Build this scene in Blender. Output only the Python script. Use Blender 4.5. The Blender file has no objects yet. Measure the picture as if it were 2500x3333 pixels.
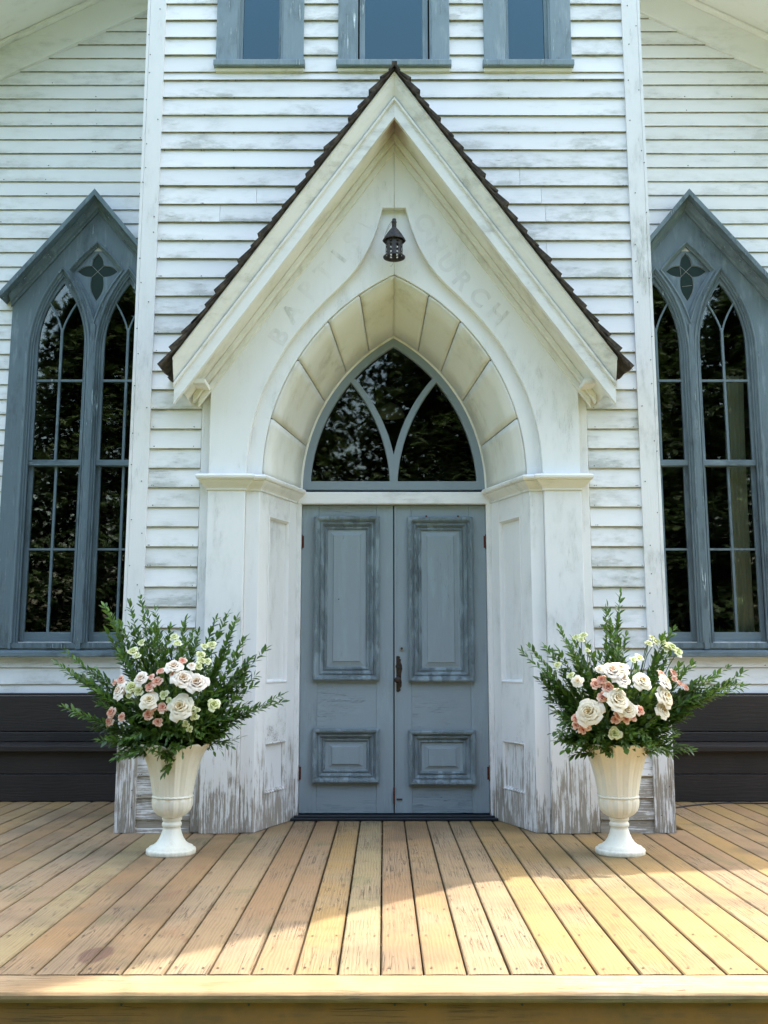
import bpy, bmesh, math, random
from mathutils import Vector, Matrix, noise
random.seed(7)
S = bpy.context.scene
COL = S.collection
R = math.radians

# ---------------------------------------------------------------- camera
F, CX, CY, PITCH = 3158.0, 1250.0, 1666.5, R(8.85)
CAM = Vector((0.0, -6.70, 1.028))
cd = bpy.data.cameras.new("camera"); cam = bpy.data.objects.new("camera", cd); COL.objects.link(cam)
cam.location = CAM; cam.rotation_euler = (R(90) + PITCH, 0, 0)
cd.sensor_fit = 'VERTICAL'; cd.sensor_height = 24.0; cd.sensor_width = 18.0
cd.lens = 24.0 * F / 3333.0
cd.clip_start = 0.05; cd.clip_end = 600
S.camera = cam
# ---------------------------------------------------------------- sky, sun, exposure
SUN_EL, SUN_AZ = R(65.0), R(45.0)          # azimuth measured from +Y (behind the church) towards +X (right)
w = bpy.data.worlds.new("World"); S.world = w; w.use_nodes = True
nt = w.node_tree; nt.nodes.clear()
sky = nt.nodes.new('ShaderNodeTexSky'); sky.sky_type = 'NISHITA'; sky.sun_disc = False
sky.sun_elevation = SUN_EL; sky.sun_rotation = SUN_AZ
sky.air_density = 2.0; sky.dust_density = 5.5; sky.ozone_density = 2.5
bg = nt.nodes.new('ShaderNodeBackground'); bg.inputs[1].default_value = 0.15
wo = nt.nodes.new('ShaderNodeOutputWorld')
nt.links.new(sky.outputs[0], bg.inputs[0]); nt.links.new(bg.outputs[0], wo.inputs[0])
sd = bpy.data.lights.new("sun", 'SUN'); sd.energy = 2.0; sd.angle = R(0.53); sd.color = (1.0, 0.95, 0.86)
sun = bpy.data.objects.new("sun", sd); COL.objects.link(sun)
sdir = Vector((math.sin(SUN_AZ) * math.cos(SUN_EL), math.cos(SUN_AZ) * math.cos(SUN_EL), math.sin(SUN_EL)))
sun.rotation_euler = sdir.to_track_quat('Z', 'Y').to_euler()
S.view_settings.view_transform = 'Standard'; S.view_settings.look = 'None'
S.view_settings.exposure = 2.3; S.view_settings.gamma = 1.0
S.view_settings.use_curve_mapping = False

# ---------------------------------------------------------------- helpers
def W(px, py, Y):
    """point of the vertical plane y=Y seen at pixel (px,py) of the 2500x3333 photograph"""
    v = (CY - py) / F
    fwd = math.cos(PITCH) - v * math.sin(PITCH); up = v * math.cos(PITCH) + math.sin(PITCH)
    zc = (Y - CAM.y) / fwd
    return Vector(((px - CX) / F * zc, Y, CAM.z + up * zc))
def ZU(py, Y): return W(CX, py, Y).z

def link(o, parent=None):
    COL.objects.link(o)
    if parent is not None: o.parent = parent
    return o
def empty(name, label=None, cat=None, loc=(0, 0, 0), parent=None, group=None, kind=None):
    o = bpy.data.objects.new(name, None); link(o, parent); o.location = loc; o.empty_display_size = .1
    if label: o['label'] = label
    if cat: o['category'] = cat
    if group: o['group'] = group
    if kind: o['kind'] = kind
    return o

class MB:
    def __init__(s): s.v = []; s.f = []; s.sm = []
    def add(s, vs, fs, smooth=False):
        n = len(s.v); s.v += [tuple(p) for p in vs]
        for f in fs: s.f.append(tuple(i + n for i in f)); s.sm.append(smooth)
        return s
    def box(s, x0, x1, y0, y1, z0, z1, M=None):
        vs = [Vector((x, y, z)) for z in (z0, z1) for y in (y0, y1) for x in (x0, x1)]
        if M: vs = [M @ p for p in vs]
        return s.add(vs, [(0, 2, 3, 1), (4, 5, 7, 6), (0, 1, 5, 4), (2, 6, 7, 3), (0, 4, 6, 2), (1, 3, 7, 5)])
    def grid(s, rows, closed_u=False, closed_v=False, smooth=True):
        nr, nc = len(rows), len(rows[0]); vs = [p for r in rows for p in r]; fs = []
        for i in range(nr if closed_v else nr - 1):
            for j in range(nc if closed_u else nc - 1):
                a = i * nc + j; b = i * nc + (j + 1) % nc; i2 = (i + 1) % nr
                fs.append((a, b, i2 * nc + (j + 1) % nc, i2 * nc + j))
        return s.add(vs, fs, smooth)
    def tube(s, pts, rad, n=6, caps=True):
        rows = []; pts = [Vector(p) for p in pts]
        for i, p in enumerate(pts):
            d = (pts[min(i + 1, len(pts) - 1)] - pts[max(i - 1, 0)]).normalized()
            a = d.orthogonal().normalized() if i == 0 else (a - d * a.dot(d)).normalized()
            b = d.cross(a); r = rad[i] if isinstance(rad, (list, tuple)) else rad
            rows.append([p + (a * math.cos(t) + b * math.sin(t)) * r for t in [2 * math.pi * k / n for k in range(n)]])
        s.grid(rows, closed_u=True)
        if caps:
            m = len(s.v); s.f.append(tuple(range(m - n, m))); s.sm.append(False)
            k = m - n * len(pts); s.f.append(tuple(range(k + n - 1, k - 1, -1))); s.sm.append(False)
        return s
    def mesh(s, name, mats):
        me = bpy.data.meshes.new(name); me.from_pydata(s.v, [], s.f)
        me.polygons.foreach_set('use_smooth', s.sm)
        for m in (mats if isinstance(mats, (list, tuple)) else [mats]): me.materials.append(m)
        me.update(); return me
    def build(s, name, mats, parent=None, **kw):
        o = bpy.data.objects.new(name, s.mesh(name, mats)); link(o, parent)
        for k, v in kw.items(): o[k] = v
        return o
def fixn(o):
    bm = bmesh.new(); bm.from_mesh(o.data); bmesh.ops.recalc_face_normals(bm, faces=bm.faces); bm.to_mesh(o.data); bm.free(); return o
def bevel(o, wd=.003, seg=2):
    m = o.modifiers.new('bevel', 'BEVEL'); m.width = wd; m.segments = seg; m.limit_method = 'ANGLE'; m.angle_limit = R(40); return o

def plate(name, outline, holes, y0, y1, mat, parent, bev=0.0, **kw):
    """sheet in the XZ plane with holes, from y0 (front) to y1 (back)"""
    cu = bpy.data.curves.new('tmp', 'CURVE'); cu.dimensions = '2D'; cu.fill_mode = 'BOTH'
    cu.extrude = (y1 - y0) / 2 - bev; cu.bevel_depth = bev; cu.bevel_resolution = 1
    if bev: cu.offset = -bev
    for ring in [outline] + list(holes):
        sp = cu.splines.new('POLY'); sp.points.add(len(ring) - 1); sp.use_cyclic_u = True
        for i, (x, z) in enumerate(ring): sp.points[i].co = (x, z, 0, 1)
    t = bpy.data.objects.new('tmp', cu); COL.objects.link(t)
    dg = bpy.context.evaluated_depsgraph_get(); me = bpy.data.meshes.new_from_object(t.evaluated_get(dg))
    bpy.data.objects.remove(t); bpy.data.curves.remove(cu)
    me.transform(Matrix(((1, 0, 0, 0), (0, 0, -1, (y0 + y1) / 2), (0, 1, 0, 0), (0, 0, 0, 1))))
    me.name = name; me.materials.clear(); me.materials.append(mat)
    o = bpy.data.objects.new(name, me); link(o, parent)
    for k, v in kw.items(): o[k] = v
    return o

def sweep(mb, path, prof, closed=False, plane='XZ', base=0.0, smooth=False):
    """profile points (a, b): a = sideways (left of travel) in the path's plane, b = out of the plane.
       plane XZ: out is towards the camera (y = base - b); plane XY: out is z (z = base + b)."""
    n = len(path); P = [Vector((p[0], p[1])) for p in path]; rows = []
    for i in range(n):
        if closed: d0 = P[i] - P[i - 1]; d1 = P[(i + 1) % n] - P[i]
        else:
            d1 = P[min(i + 1, n - 1)] - P[min(i, n - 2)]; d0 = P[max(i, 1)] - P[max(i - 1, 0)]
        d0 = d0.normalized(); d1 = d1.normalized(); n0 = Vector((-d0.y, d0.x)); n1 = Vector((-d1.y, d1.x))
        m = (n0 + n1).normalized(); k = 1 / max(.25, m.dot(n1))
        row = []
        for a, b in prof:
            q = P[i] + m * (a * k)
            row.append(Vector((q.x, base - b, q.y)) if plane == 'XZ' else Vector((q.x, q.y, base + b)))
        rows.append(row)
    mb.grid(rows, closed_v=closed, smooth=smooth)
    if not closed:
        m = len(prof); N = len(mb.v)
        mb.f.append(tuple(range(N - m, N))); mb.sm.append(False)
        mb.f.append(tuple(range(N - m * n + m - 1, N - m * n - 1, -1))); mb.sm.append(False)
    return mb

# ---------------------------------------------------------------- materials
class Mat:
    def __init__(s, name):
        s.m = bpy.data.materials.new(name); s.m.use_nodes = True; s.t = s.m.node_tree; s.t.nodes.clear()
        s.out = s.n('OutputMaterial'); s.bs = s.n('BsdfPrincipled'); s.l(s.bs.outputs[0], s.out.inputs[0])
    def n(s, t, **kw):
        nd = s.t.nodes.new('ShaderNode' + t)
        for k, v in kw.items(): setattr(nd, k, v)
        return nd
    def l(s, a, b): s.t.links.new(a, b)
    def _in(s, sock, v):
        if hasattr(v, 'is_output') or isinstance(v, bpy.types.NodeSocket): s.l(v, sock)
        else: sock.default_value = v
    def math(s, op, a, b=0.0, c=None, clamp=False):
        nd = s.n('Math', operation=op, use_clamp=clamp); s._in(nd.inputs[0], a); s._in(nd.inputs[1], b)
        if c is not None: s._in(nd.inputs[2], c)
        return nd.outputs[0]
    def vmul(s, a, v):
        nd = s.n('VectorMath', operation='MULTIPLY'); s.l(a, nd.inputs[0]); nd.inputs[1].default_value = v; return nd.outputs[0]
    def coords(s, rnd=True):
        tc = s.n('TexCoord'); s.gen = tc.outputs['Generated']; o = tc.outputs['Object']
        oi = s.n('ObjectInfo'); s.rand = oi.outputs['Random']
        if rnd:
            cb = s.n('CombineXYZ'); m = s.math('MULTIPLY', s.rand, 53.0)
            for i in range(3): s.l(m, cb.inputs[i])
            ad = s.n('VectorMath', operation='ADD'); s.l(o, ad.inputs[0]); s.l(cb.outputs[0], ad.inputs[1]); o = ad.outputs[0]
        return o
    def noise(s, vec, scale, detail=4.0, rough=.55, dist=0.0):
        nd = s.n('TexNoise'); s.l(vec, nd.inputs['Vector']); nd.inputs['Scale'].default_value = scale
        nd.inputs['Detail'].default_value = detail; nd.inputs['Roughness'].default_value = rough
        nd.inputs['Distortion'].default_value = dist; return nd.outputs['Fac']
    def ramp(s, fac, a, b, smooth=True):
        nd = s.n('MapRange', clamp=True); nd.interpolation_type = 'SMOOTHSTEP' if smooth else 'LINEAR'
        s._in(nd.inputs['Value'], fac); s._in(nd.inputs['From Min'], a); s._in(nd.inputs['From Max'], b); return nd.outputs[0]
    def mix(s, f, a, b):
        nd = s.n('Mix', data_type='RGBA'); s._in(nd.inputs[0], f)
        for sock, v in ((nd.inputs[6], a), (nd.inputs[7], b)):
            if isinstance(v, (tuple, list)): sock.default_value = (*v[:3], 1)
            else: s.l(v, sock)
        return nd.outputs[2]
    def color(s, c): s._in(s.bs.inputs['Base Color'], c if not isinstance(c, tuple) else (*c[:3], 1))
    def rough(s, r): s._in(s.bs.inputs['Roughness'], r)
    def bump(s, h, dist=.002, strength=1.0, prev=None):
        b = s.n('Bump'); b.inputs['Distance'].default_value = dist; b.inputs['Strength'].default_value = strength
        s.l(h, b.inputs['Height'])
        if prev is not None: s.l(prev, b.inputs['Normal'])
        s.l(b.outputs[0], s.bs.inputs['Normal']); return b.outputs[0]

def paint(name, base, axis, wood=(.165, .142, .112), dirt=(.36, .375, .33), dirty=.5, worn=.0, low=True, low_top=1.0, streak=None,
          edge=False, crackle=.0, rnd=.05, cream=None, relief=1.0, rgh=.55, spec=.3, stain=None):
    """weathered oil paint on boards whose grain runs along axis 0/1/2"""
    m = Mat(name); v = m.coords(); sc = [26.0, 26.0, 26.0]; sc[axis] = 1.1
    gv = m.vmul(v, sc); g = m.noise(gv, 4.0, 7.0, .62, .3)
    sc2 = [9.0, 9.0, 9.0]; sc2[axis] = 1.6
    g2 = m.noise(m.vmul(v, sc2), 2.0, 5.0, .6)
    st = [1.0, 1.0, 1.0]; st[axis] = .42; sv = m.vmul(v, st)
    big = m.noise(sv, 3.0, 4.0, .6); mid = m.noise(sv, 15.0, 6.0, .7); fine = m.noise(v, 95.0, 3.0, .7)
    geo = m.n('NewGeometry'); sep = m.n('SeparateXYZ'); m.l(geo.outputs['Position'], sep.inputs[0]); z = sep.outputs[2]
    # own tone of each board
    tone = m.math('MULTIPLY_ADD', m.rand, rnd * 2, 1 - rnd)
    tn = m.n('HueSaturation'); tn.inputs['Color'].default_value = (*base, 1); m.l(tone, tn.inputs['Value'])
    c = tn.outputs[0]
    if cream: c = m.mix(m.math('MULTIPLY', m.ramp(big, .35, .7), .8), c, cream)
    if streak: c = m.mix(m.math('MULTIPLY', m.ramp(g2, .5, .75), .75), c, streak)
    # soft grime in patches, stretched along the grain
    gr = m.math('MULTIPLY', m.ramp(m.math('MULTIPLY', big, m.math('ADD', g2, .5)), .42, .72), m.ramp(mid, .35, .7))
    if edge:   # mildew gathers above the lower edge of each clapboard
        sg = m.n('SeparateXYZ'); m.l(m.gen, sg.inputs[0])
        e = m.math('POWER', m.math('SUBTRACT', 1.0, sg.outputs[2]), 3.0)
        lap_grime_shade = m.math('MULTIPLY', m.ramp(sg.outputs[2], .80, .875), m.ramp(mid, .30, .50))  # band under the lap above: grime plus the lap's shadow, put into the colour
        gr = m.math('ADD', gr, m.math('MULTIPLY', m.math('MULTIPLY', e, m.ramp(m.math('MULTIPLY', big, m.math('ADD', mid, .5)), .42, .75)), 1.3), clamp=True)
    c = m.mix(m.math('MULTIPLY', gr, dirty), c, dirt)
    if edge: c = m.mix(m.math('MULTIPLY', lap_grime_shade, .5), c, (.15, .15, .125))
    # bare wood where the paint has gone
    thr = worn
    wear = m.math('ADD', m.math('MULTIPLY', g, .62), m.math('ADD', m.math('MULTIPLY', mid, .3), m.math('MULTIPLY', big, .35)))
    if low:
        lz = m.math('SUBTRACT', 1.0, m.math('DIVIDE', z, low_top), clamp=True)
        wear = m.math('ADD', wear, m.math('MULTIPLY', m.math('POWER', lz, .9), .30))
    wf = m.ramp(wear, .86 - thr, .94 - thr)
    wc = m.mix(m.ramp(m.math('ADD', g, m.math('MULTIPLY', big, .5)), .55, .95), wood, tuple(min(1, x * 2.1) for x in wood))
    c = m.mix(m.math('MULTIPLY', wf, .9), c, wc)
    # dark pin specks and hairline checks
    sp = m.math('MULTIPLY', m.ramp(fine, .70, .78), m.ramp(mid, .45, .65))
    c = m.mix(m.math('MULTIPLY', sp, .55), c, (.07, .065, .06))
    sc3 = [60.0, 60.0, 60.0]; sc3[axis] = 1.3
    ck = m.noise(m.vmul(v, sc3), 3.2, 3.0, .5, .4)
    hair = m.math('MULTIPLY', m.ramp(m.math('ABSOLUTE', m.math('SUBTRACT', ck, .5)), .010, .0), m.ramp(m.math('ADD', mid, big), 1.02, 1.25))
    c = m.mix(m.math('MULTIPLY', hair, .6), c, (.08, .08, .075))
    if stain:
        vd = m.n('VectorMath', operation='DISTANCE'); m.l(geo.outputs['Position'], vd.inputs[0]); vd.inputs[1].default_value = stain[:3]
        sf = m.math('MULTIPLY', m.ramp(m.math('ADD', vd.outputs['Value'], m.math('MULTIPLY', mid, .20)), .34, .14), .75)
        c = m.mix(sf, c, (.20, .085, .045))
    m.color(c); m.rough(m.math('MULTIPLY_ADD', wf, .3, rgh)); m.bs.inputs['Specular IOR Level'].default_value = spec
    h = m.math('ADD', m.math('MULTIPLY', g, .55), m.math('SUBTRACT', m.math('MULTIPLY', mid, .35), m.math('ADD', m.math('MULTIPLY', wf, .35), m.math('MULTIPLY', hair, .8))))
    if crackle:
        vo = m.n('TexVoronoi', feature='DISTANCE_TO_EDGE'); m.l(m.vmul(v, (1, 1, .45)), vo.inputs['Vector']); vo.inputs['Scale'].default_value = 120
        ed = m.ramp(vo.outputs['Distance'], 0.0, .12)
        h = m.math('ADD', h, m.math('MULTIPLY', m.math('MULTIPLY', ed, m.ramp(mid, .4, .6)), crackle))
    m.bump(h, .0022 * relief); return m.m

WHITE = (.795, .79, .785)
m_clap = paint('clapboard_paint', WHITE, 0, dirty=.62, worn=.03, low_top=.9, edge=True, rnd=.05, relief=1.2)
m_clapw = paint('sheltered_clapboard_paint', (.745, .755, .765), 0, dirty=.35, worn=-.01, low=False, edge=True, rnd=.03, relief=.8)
m_pv = paint('trim_paint_upright', WHITE, 2, dirty=.32, worn=.01, low_top=1.05, rnd=.02)
m_phl = paint('jamb_rail_paint', WHITE, 0, dirty=.32, worn=.01, low_top=1.05, rnd=.02)
m_ph = paint('trim_paint_level', WHITE, 0, dirty=.45, worn=.03, low=False, rnd=.02)
m_pr = paint('rake_paint', (.79, .785, .775), 0, dirty=.5, worn=.015, low=False, cream=(.78, .775, .75), dirt=(.34, .33, .27), rnd=.02)
m_face = paint('gable_face_paint', (.79, .79, .785), 2, dirty=.2, worn=-.05, low=False, rnd=.01, relief=.5)
m_sof = paint('soffit_paint', (.765, .755, .71), 2, stain=(.068, -.75, 4.60), dirty=.45, worn=.01, low=False, cream=(.71, .69, .60), dirt=(.40, .37, .26), rnd=.04, relief=.7)
m_corner = paint('corner_board_paint', (.77, .765, .765), 2, dirty=.5, worn=.03, low_top=1.25, rnd=.02, relief=1.2)
BLUE = (.250, .302, .332)
m_door = paint('door_paint', BLUE, 2, wood=(.12, .15, .165), dirt=(.31, .38, .41), dirty=.5, worn=-.05, low_top=.5, rnd=.03, streak=(.27, .35, .385), relief=1.0)
m_doorh = paint('door_paint_level', BLUE, 0, wood=(.12, .15, .165), dirt=(.29, .36, .39), dirty=.4, worn=-.02, low_top=.5, rnd=.03, relief=1.3)
m_mould = paint('crackled_moulding_paint', (.225, .285, .315), 2, wood=(.38, .44, .47), dirt=(.12, .15, .165), dirty=.5, worn=.05, low=False, crackle=1.8, rnd=.02, relief=1.7)
m_win = paint('window_paint_upright', (.125, .172, .200), 2, wood=(.33, .40, .43), dirt=(.035, .052, .064), dirty=.8, worn=.105, low=False, rnd=.07, streak=(.22, .285, .32), relief=2.4)
m_winh = paint('window_paint_level', (.125, .172, .200), 0, wood=(.33, .40, .43), dirt=(.035, .052, .064), dirty=.8, worn=.105, low=False, rnd=.07, streak=(.22, .285, .32), relief=2.4)
m_uwin = paint('upper_window_paint', (.215, .28, .32), 2, wood=(.42, .46, .48), dirt=(.10, .135, .15), dirty=.75, worn=.13, low=False, rnd=.05, streak=(.34, .40, .44), relief=2.4)
m_fan = paint('fanlight_paint', (.225, .275, .31), 2, wood=(.12, .14, .15), dirt=(.23, .26, .28), dirty=.3, worn=-.1, low=False, rnd=.02, relief=.4)

def deckmat(name, axis, base, alt, grey, rnd=.20):
    m = Mat(name); v = m.coords(); sc = [14.0, 14.0, 14.0]; sc[axis] = 1.0
    wob = m.noise(m.vmul(v, tuple(2.0 if i == axis else 5.0 for i in range(3))), 1.0, 3.0, .5)
    g = m.noise(m.vmul(v, sc), 3.0, 7.0, .6, .9)
    # growth rings: lines that wander along the board
    sc2 = [1.0, 1.0, 1.0]; sc2[axis] = .16
    wv = m.n('TexWave', wave_type='BANDS', bands_direction='XYZ'[0] if axis == 1 else 'Y'); m.l(m.vmul(v, sc2), wv.inputs['Vector'])
    wv.inputs['Scale'].default_value = 22; wv.inputs['Distortion'].default_value = 7.5; wv.inputs['Detail'].default_value = 2.5
    wv.inputs['Detail Scale'].default_value = 1.2
    rings = wv.outputs['Fac']
    big = m.noise(v, 1.6, 4.0, .6); mid = m.noise(v, 7.0, 5.0, .65); fine = m.noise(v, 120.0, 3.0, .7)
    geo = m.n('NewGeometry'); wbig = m.noise(geo.outputs['Position'], 1.1, 4.0, .6, .4)
    wmid = m.noise(geo.outputs['Position'], 3.1, 4.0, .6, .6)
    tone = m.math('MULTIPLY_ADD', m.rand, rnd * 2, 1 - rnd)
    c = m.mix(m.ramp(m.rand, .2, .9), base, alt)
    hs = m.n('HueSaturation'); m.l(c, hs.inputs['Color']); m.l(tone, hs.inputs['Value']); c = hs.outputs[0]
    r2 = m.math('FRACT', m.math('MULTIPLY', m.rand, 7.31)); r3 = m.math('FRACT', m.math('MULTIPLY', m.rand, 13.7))
    if axis == 1:
        c = m.mix(m.math('MULTIPLY', m.ramp(r2, .55, .9), .5), c, (.245, .185, .130)); c = m.mix(m.math('MULTIPLY', m.ramp(r3, .65, .95), .6), c, (.235, .205, .120))
    c = m.mix(m.math('MULTIPLY', m.ramp(big, .42, .68), .55), c, grey)
    c = m.mix(m.math('MULTIPLY', m.ramp(rings, .5, .95), m.math('MULTIPLY', m.ramp(mid, .35, .6), .40)), c, (.15, .09, .045))
    c = m.mix(m.math('MULTIPLY', m.ramp(g, .52, .72), .30), c, (.14, .09, .055))
    # shared weathering that runs over neighbouring boards: damp, moss, reddish wear
    c = m.mix(m.math('MULTIPLY', m.ramp(wbig, .48, .70), .62), c, (.105, .076, .050))
    c = m.mix(m.math('MULTIPLY', m.ramp(wmid, .56, .72), .42), c, (.085, .10, .042))
    c = m.mix(m.math('MULTIPLY', m.ramp(wmid, .42, .26), .45), c, (.20, .09, .05))
    sc3 = [30.0, 30.0, 30.0]; sc3[axis] = .75
    ck = m.noise(m.vmul(v, sc3), 1.6, 3.0, .5, .8)
    crack = m.math('MULTIPLY', m.ramp(m.math('ABSOLUTE', m.math('SUBTRACT', ck, .5)), .014, .0), m.ramp(m.math('ADD', big, m.math('MULTIPLY', mid, .5)), .72, .86))
    c = m.mix(m.math('MULTIPLY', crack, m.math('MULTIPLY_ADD', m.ramp(r2, .0, .6), .55, .15)), c, (.06, .04, .028))
    # knots
    vo = m.n('TexVoronoi'); kv = [5.0, 5.0, 5.0]; kv[axis] = 2.2; m.l(m.vmul(v, kv), vo.inputs['Vector']); vo.inputs['Scale'].default_value = 1.0
    kn = m.math('MULTIPLY', m.ramp(vo.outputs['Distance'], .085, .05), 1.0)
    c = m.mix(m.math('MULTIPLY', kn, .6), c, (.13, .07, .035))
    if axis == 1:   # old spill on the boards near the front left
        vs_ = m.n('VectorMath', operation='MULTIPLY'); m.l(geo.outputs['Position'], vs_.inputs[0]); vs_.inputs[1].default_value = (1.0, .55, 0)
        vd = m.n('VectorMath', operation='DISTANCE'); m.l(vs_.outputs[0], vd.inputs[0]); vd.inputs[1].default_value = (-1.03, -3.04 * .55, 0)
        c = m.mix(m.math('MULTIPLY', m.ramp(m.math('ADD', vd.outputs['Value'], m.math('MULTIPLY', mid, .04)), .085, .068), .7), c, (.085, .045, .035))
    # grime along both edges of the board
    sg = m.n('SeparateXYZ'); m.l(m.gen, sg.inputs[0]); e = m.math('ABSOLUTE', m.math('SUBTRACT', sg.outputs[0 if axis == 1 else 1], .5))
    c = m.mix(m.math('MULTIPLY', m.ramp(e, .40, .5), m.math('MULTIPLY', mid, .8)), c, (.10, .075, .04))
    m.color(c); m.rough(.72); m.bs.inputs['Specular IOR Level'].default_value = .22
    h = m.math('SUBTRACT', m.math('ADD', m.math('MULTIPLY', g, .5), m.math('MULTIPLY', rings, .25)), m.math('MULTIPLY', crack, 1.2))
    m.bump(h, .0022); return m.m
m_deck = deckmat('deck_wood', 1, (.295, .192, .076), (.205, .128, .064), (.225, .178, .118))
m_deckx = deckmat('deck_edge_wood', 0, (.33, .22, .115), (.27, .18, .09), (.37, .30, .21))
m_fascia = deckmat('deck_fascia_wood', 0, (.36, .165, .035), (.30, .135, .03), (.24, .13, .04))
def benchmat(name, axis, base, alt, grey, rnd=.2):
    m = Mat(name); v = m.coords(); sc = [14.0] * 3; sc[axis] = 1.0
    g = m.noise(m.vmul(v, sc), 3.0, 7.0, .6, 1.2); big = m.noise(v, 2.0, 4.0, .6)
    wv = m.n('TexWave', wave_type='BANDS', bands_direction='Z'); m.l(m.vmul(v, (.16, 1, 1)), wv.inputs['Vector'])
    wv.inputs['Scale'].default_value = 13; wv.inputs['Distortion'].default_value = 14; wv.inputs['Detail'].default_value = 2.5
    c = m.mix(m.rand, base, alt); c = m.mix(m.math('MULTIPLY', m.ramp(big, .4, .7), .6), c, grey)
    c = m.mix(m.math('MULTIPLY', m.ramp(wv.outputs['Fac'], .5, .9), m.math('MULTIPLY', big, .5)), c, (.006, .005, .006)); m.color(c); m.rough(.6)
    m.bump(m.math('ADD', g, m.math('MULTIPLY', wv.outputs['Fac'], .3)), .0012); return m.m
m_bench = benchmat('bench_wood', 0, (.014, .0085, .0065), (.009, .006, .005), (.026, .017, .014), rnd=.25)

def flat(name, c, r=.6, metal=0.0, spec=.4, bumpy=0.0, bscale=60.0, var=None):
    m = Mat(name); v = m.coords(False); col = c
    if var: col = m.mix(m.ramp(m.noise(v, bscale * .4, 5.0, .65), .42, .62), c, var)
    m.color(col); m.rough(r); m.bs.inputs['Metallic'].default_value = metal; m.bs.inputs['Specular IOR Level'].default_value = spec
    if bumpy: m.bump(m.noise(v, bscale, 4.0, .6), bumpy)
    return m.m
m_urn = Mat('urn_resin'); _v = m_urn.coords(False)
m_urn.color(m_urn.mix(m_urn.math('MULTIPLY', m_urn.ramp(m_urn.noise(_v, 6.0, 4.0, .6), .4, .7), .5), (.80, .765, .64), (.77, .72, .56)))
_g = m_urn.n('NewGeometry'); _s = m_urn.n('SeparateXYZ'); m_urn.l(_g.outputs['Position'], _s.inputs[0])
_n = m_urn.noise(m_urn.vmul(_v, (9, 9, 3)), 4.0, 6.0, .7); _lo = m_urn.ramp(_s.outputs[2], .07, .0)
_f = m_urn.math('ADD', m_urn.math('MULTIPLY', m_urn.ramp(_n, .56, .72), .22), m_urn.math('MULTIPLY', m_urn.math('MULTIPLY', _lo, m_urn.ramp(_n, .35, .6)), .45), clamp=True)
_old = m_urn.bs.inputs['Base Color'].links[0].from_socket
m_urn.color(m_urn.mix(_f, _old, (.42, .39, .31))); m_urn.rough(.42); m_urn.bump(m_urn.noise(_v, 240.0, 2.0, .5), .0009); m_urn = m_urn.m
m_iron = flat('lantern_iron', (.028, .029, .034), .6, .3, .5, .0008, 160, var=(.075, .065, .065))
m_rust = flat('rusty_iron', (.12, .035, .022), .85, .0, .2, .001, 200, var=(.045, .02, .018))
m_black = flat('threshold_rubber', (.018, .022, .028), .45, 0, .4, .0005, 40)
m_brass = flat('old_brass', (.022, .018, .016), .5, .4, .5, .0006, 150, var=(.05, .028, .018))
m_steel = flat('lock_steel', (.45, .45, .44), .35, .9, .5)
m_lead = flat('lead_came', (.30, .32, .29), .6, .2, .4)
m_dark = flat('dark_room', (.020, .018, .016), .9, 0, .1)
m_cord = flat('black_cord', (.012, .013, .014), .5)
m_shing = flat('wood_shingle', (.042, .035, .030), .85, 0, .15, .003, 45, var=(.085, .068, .052))
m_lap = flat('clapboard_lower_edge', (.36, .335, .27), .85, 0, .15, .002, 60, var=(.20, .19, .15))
m_roof = flat('nave_roof', (.07, .06, .055), .9)
m_curt = flat('curtain_cloth', (.62, .58, .50), .9, 0, .1, .002, 20)
m_inner = flat('inner_window_paint', (.50, .55, .50), .6)
m_ghost = paint('ghost_letter_paint', (.755, .75, .745), 2, dirty=.6, worn=.08, wood=(.40, .41, .40), low=False, relief=.8)
m_stem = flat('stem_green', (.10, .16, .04), .6)
m_nail = flat('nail_head', (.05, .045, .045), .5, .3)
m_shade = flat('lampshade', (.55, .50, .36), .7)

def glassmat(name, tint, refl, wav=1.0, rgh=.018, gc=(.95, .98, 1)):
    m = bpy.data.materials.new(name); m.use_nodes = True; t = m.node_tree; t.nodes.clear()
    N = lambda k: t.nodes.new('ShaderNode' + k)
    o = N('OutputMaterial'); mx = N('MixShader'); tr = N('BsdfTransparent'); gl = N('BsdfGlossy'); fr = N('Fresnel'); mu = N('Math')
    tr.inputs[0].default_value = (*tint, 1); gl.inputs['Roughness'].default_value = rgh; gl.inputs[0].default_value = (*gc, 1)
    fr.inputs['IOR'].default_value = 1.5; mu.operation = 'MULTIPLY'; mu.inputs[1].default_value = refl; mu.use_clamp = True
    tc = N('TexCoord'); nz = N('TexNoise'); nz.inputs['Scale'].default_value = 5.0; nz.inputs['Detail'].default_value = 2; bp = N('Bump')
    bp.inputs['Distance'].default_value = .002 * wav
    t.links.new(tc.outputs['Object'], nz.inputs['Vector']); t.links.new(nz.outputs['Fac'], bp.inputs['Height']); t.links.new(bp.outputs[0], gl.inputs['Normal'])
    t.links.new(fr.outputs[0], mu.inputs[0]); t.links.new(mu.outputs[0], mx.inputs[0]); t.links.new(tr.outputs[0], mx.inputs[1]); t.links.new(gl.outputs[0], mx.inputs[2]); t.links.new(mx.outputs[0], o.inputs[0])
    return m
m_glass = glassmat('old_window_glass', (.80, .84, .80), 1.6, .10)
m_gfan = glassmat('fanlight_glass', (.75, .78, .75), 1.3, .10)
m_gup = glassmat('upper_window_glass', (.20, .30, .36), 1.8, .25, gc=(.60, .88, .92))
m_ggreen = flat('green_leaded_glass', (.006, .020, .013), .35, 0, .2, .0008, 30)

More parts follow.
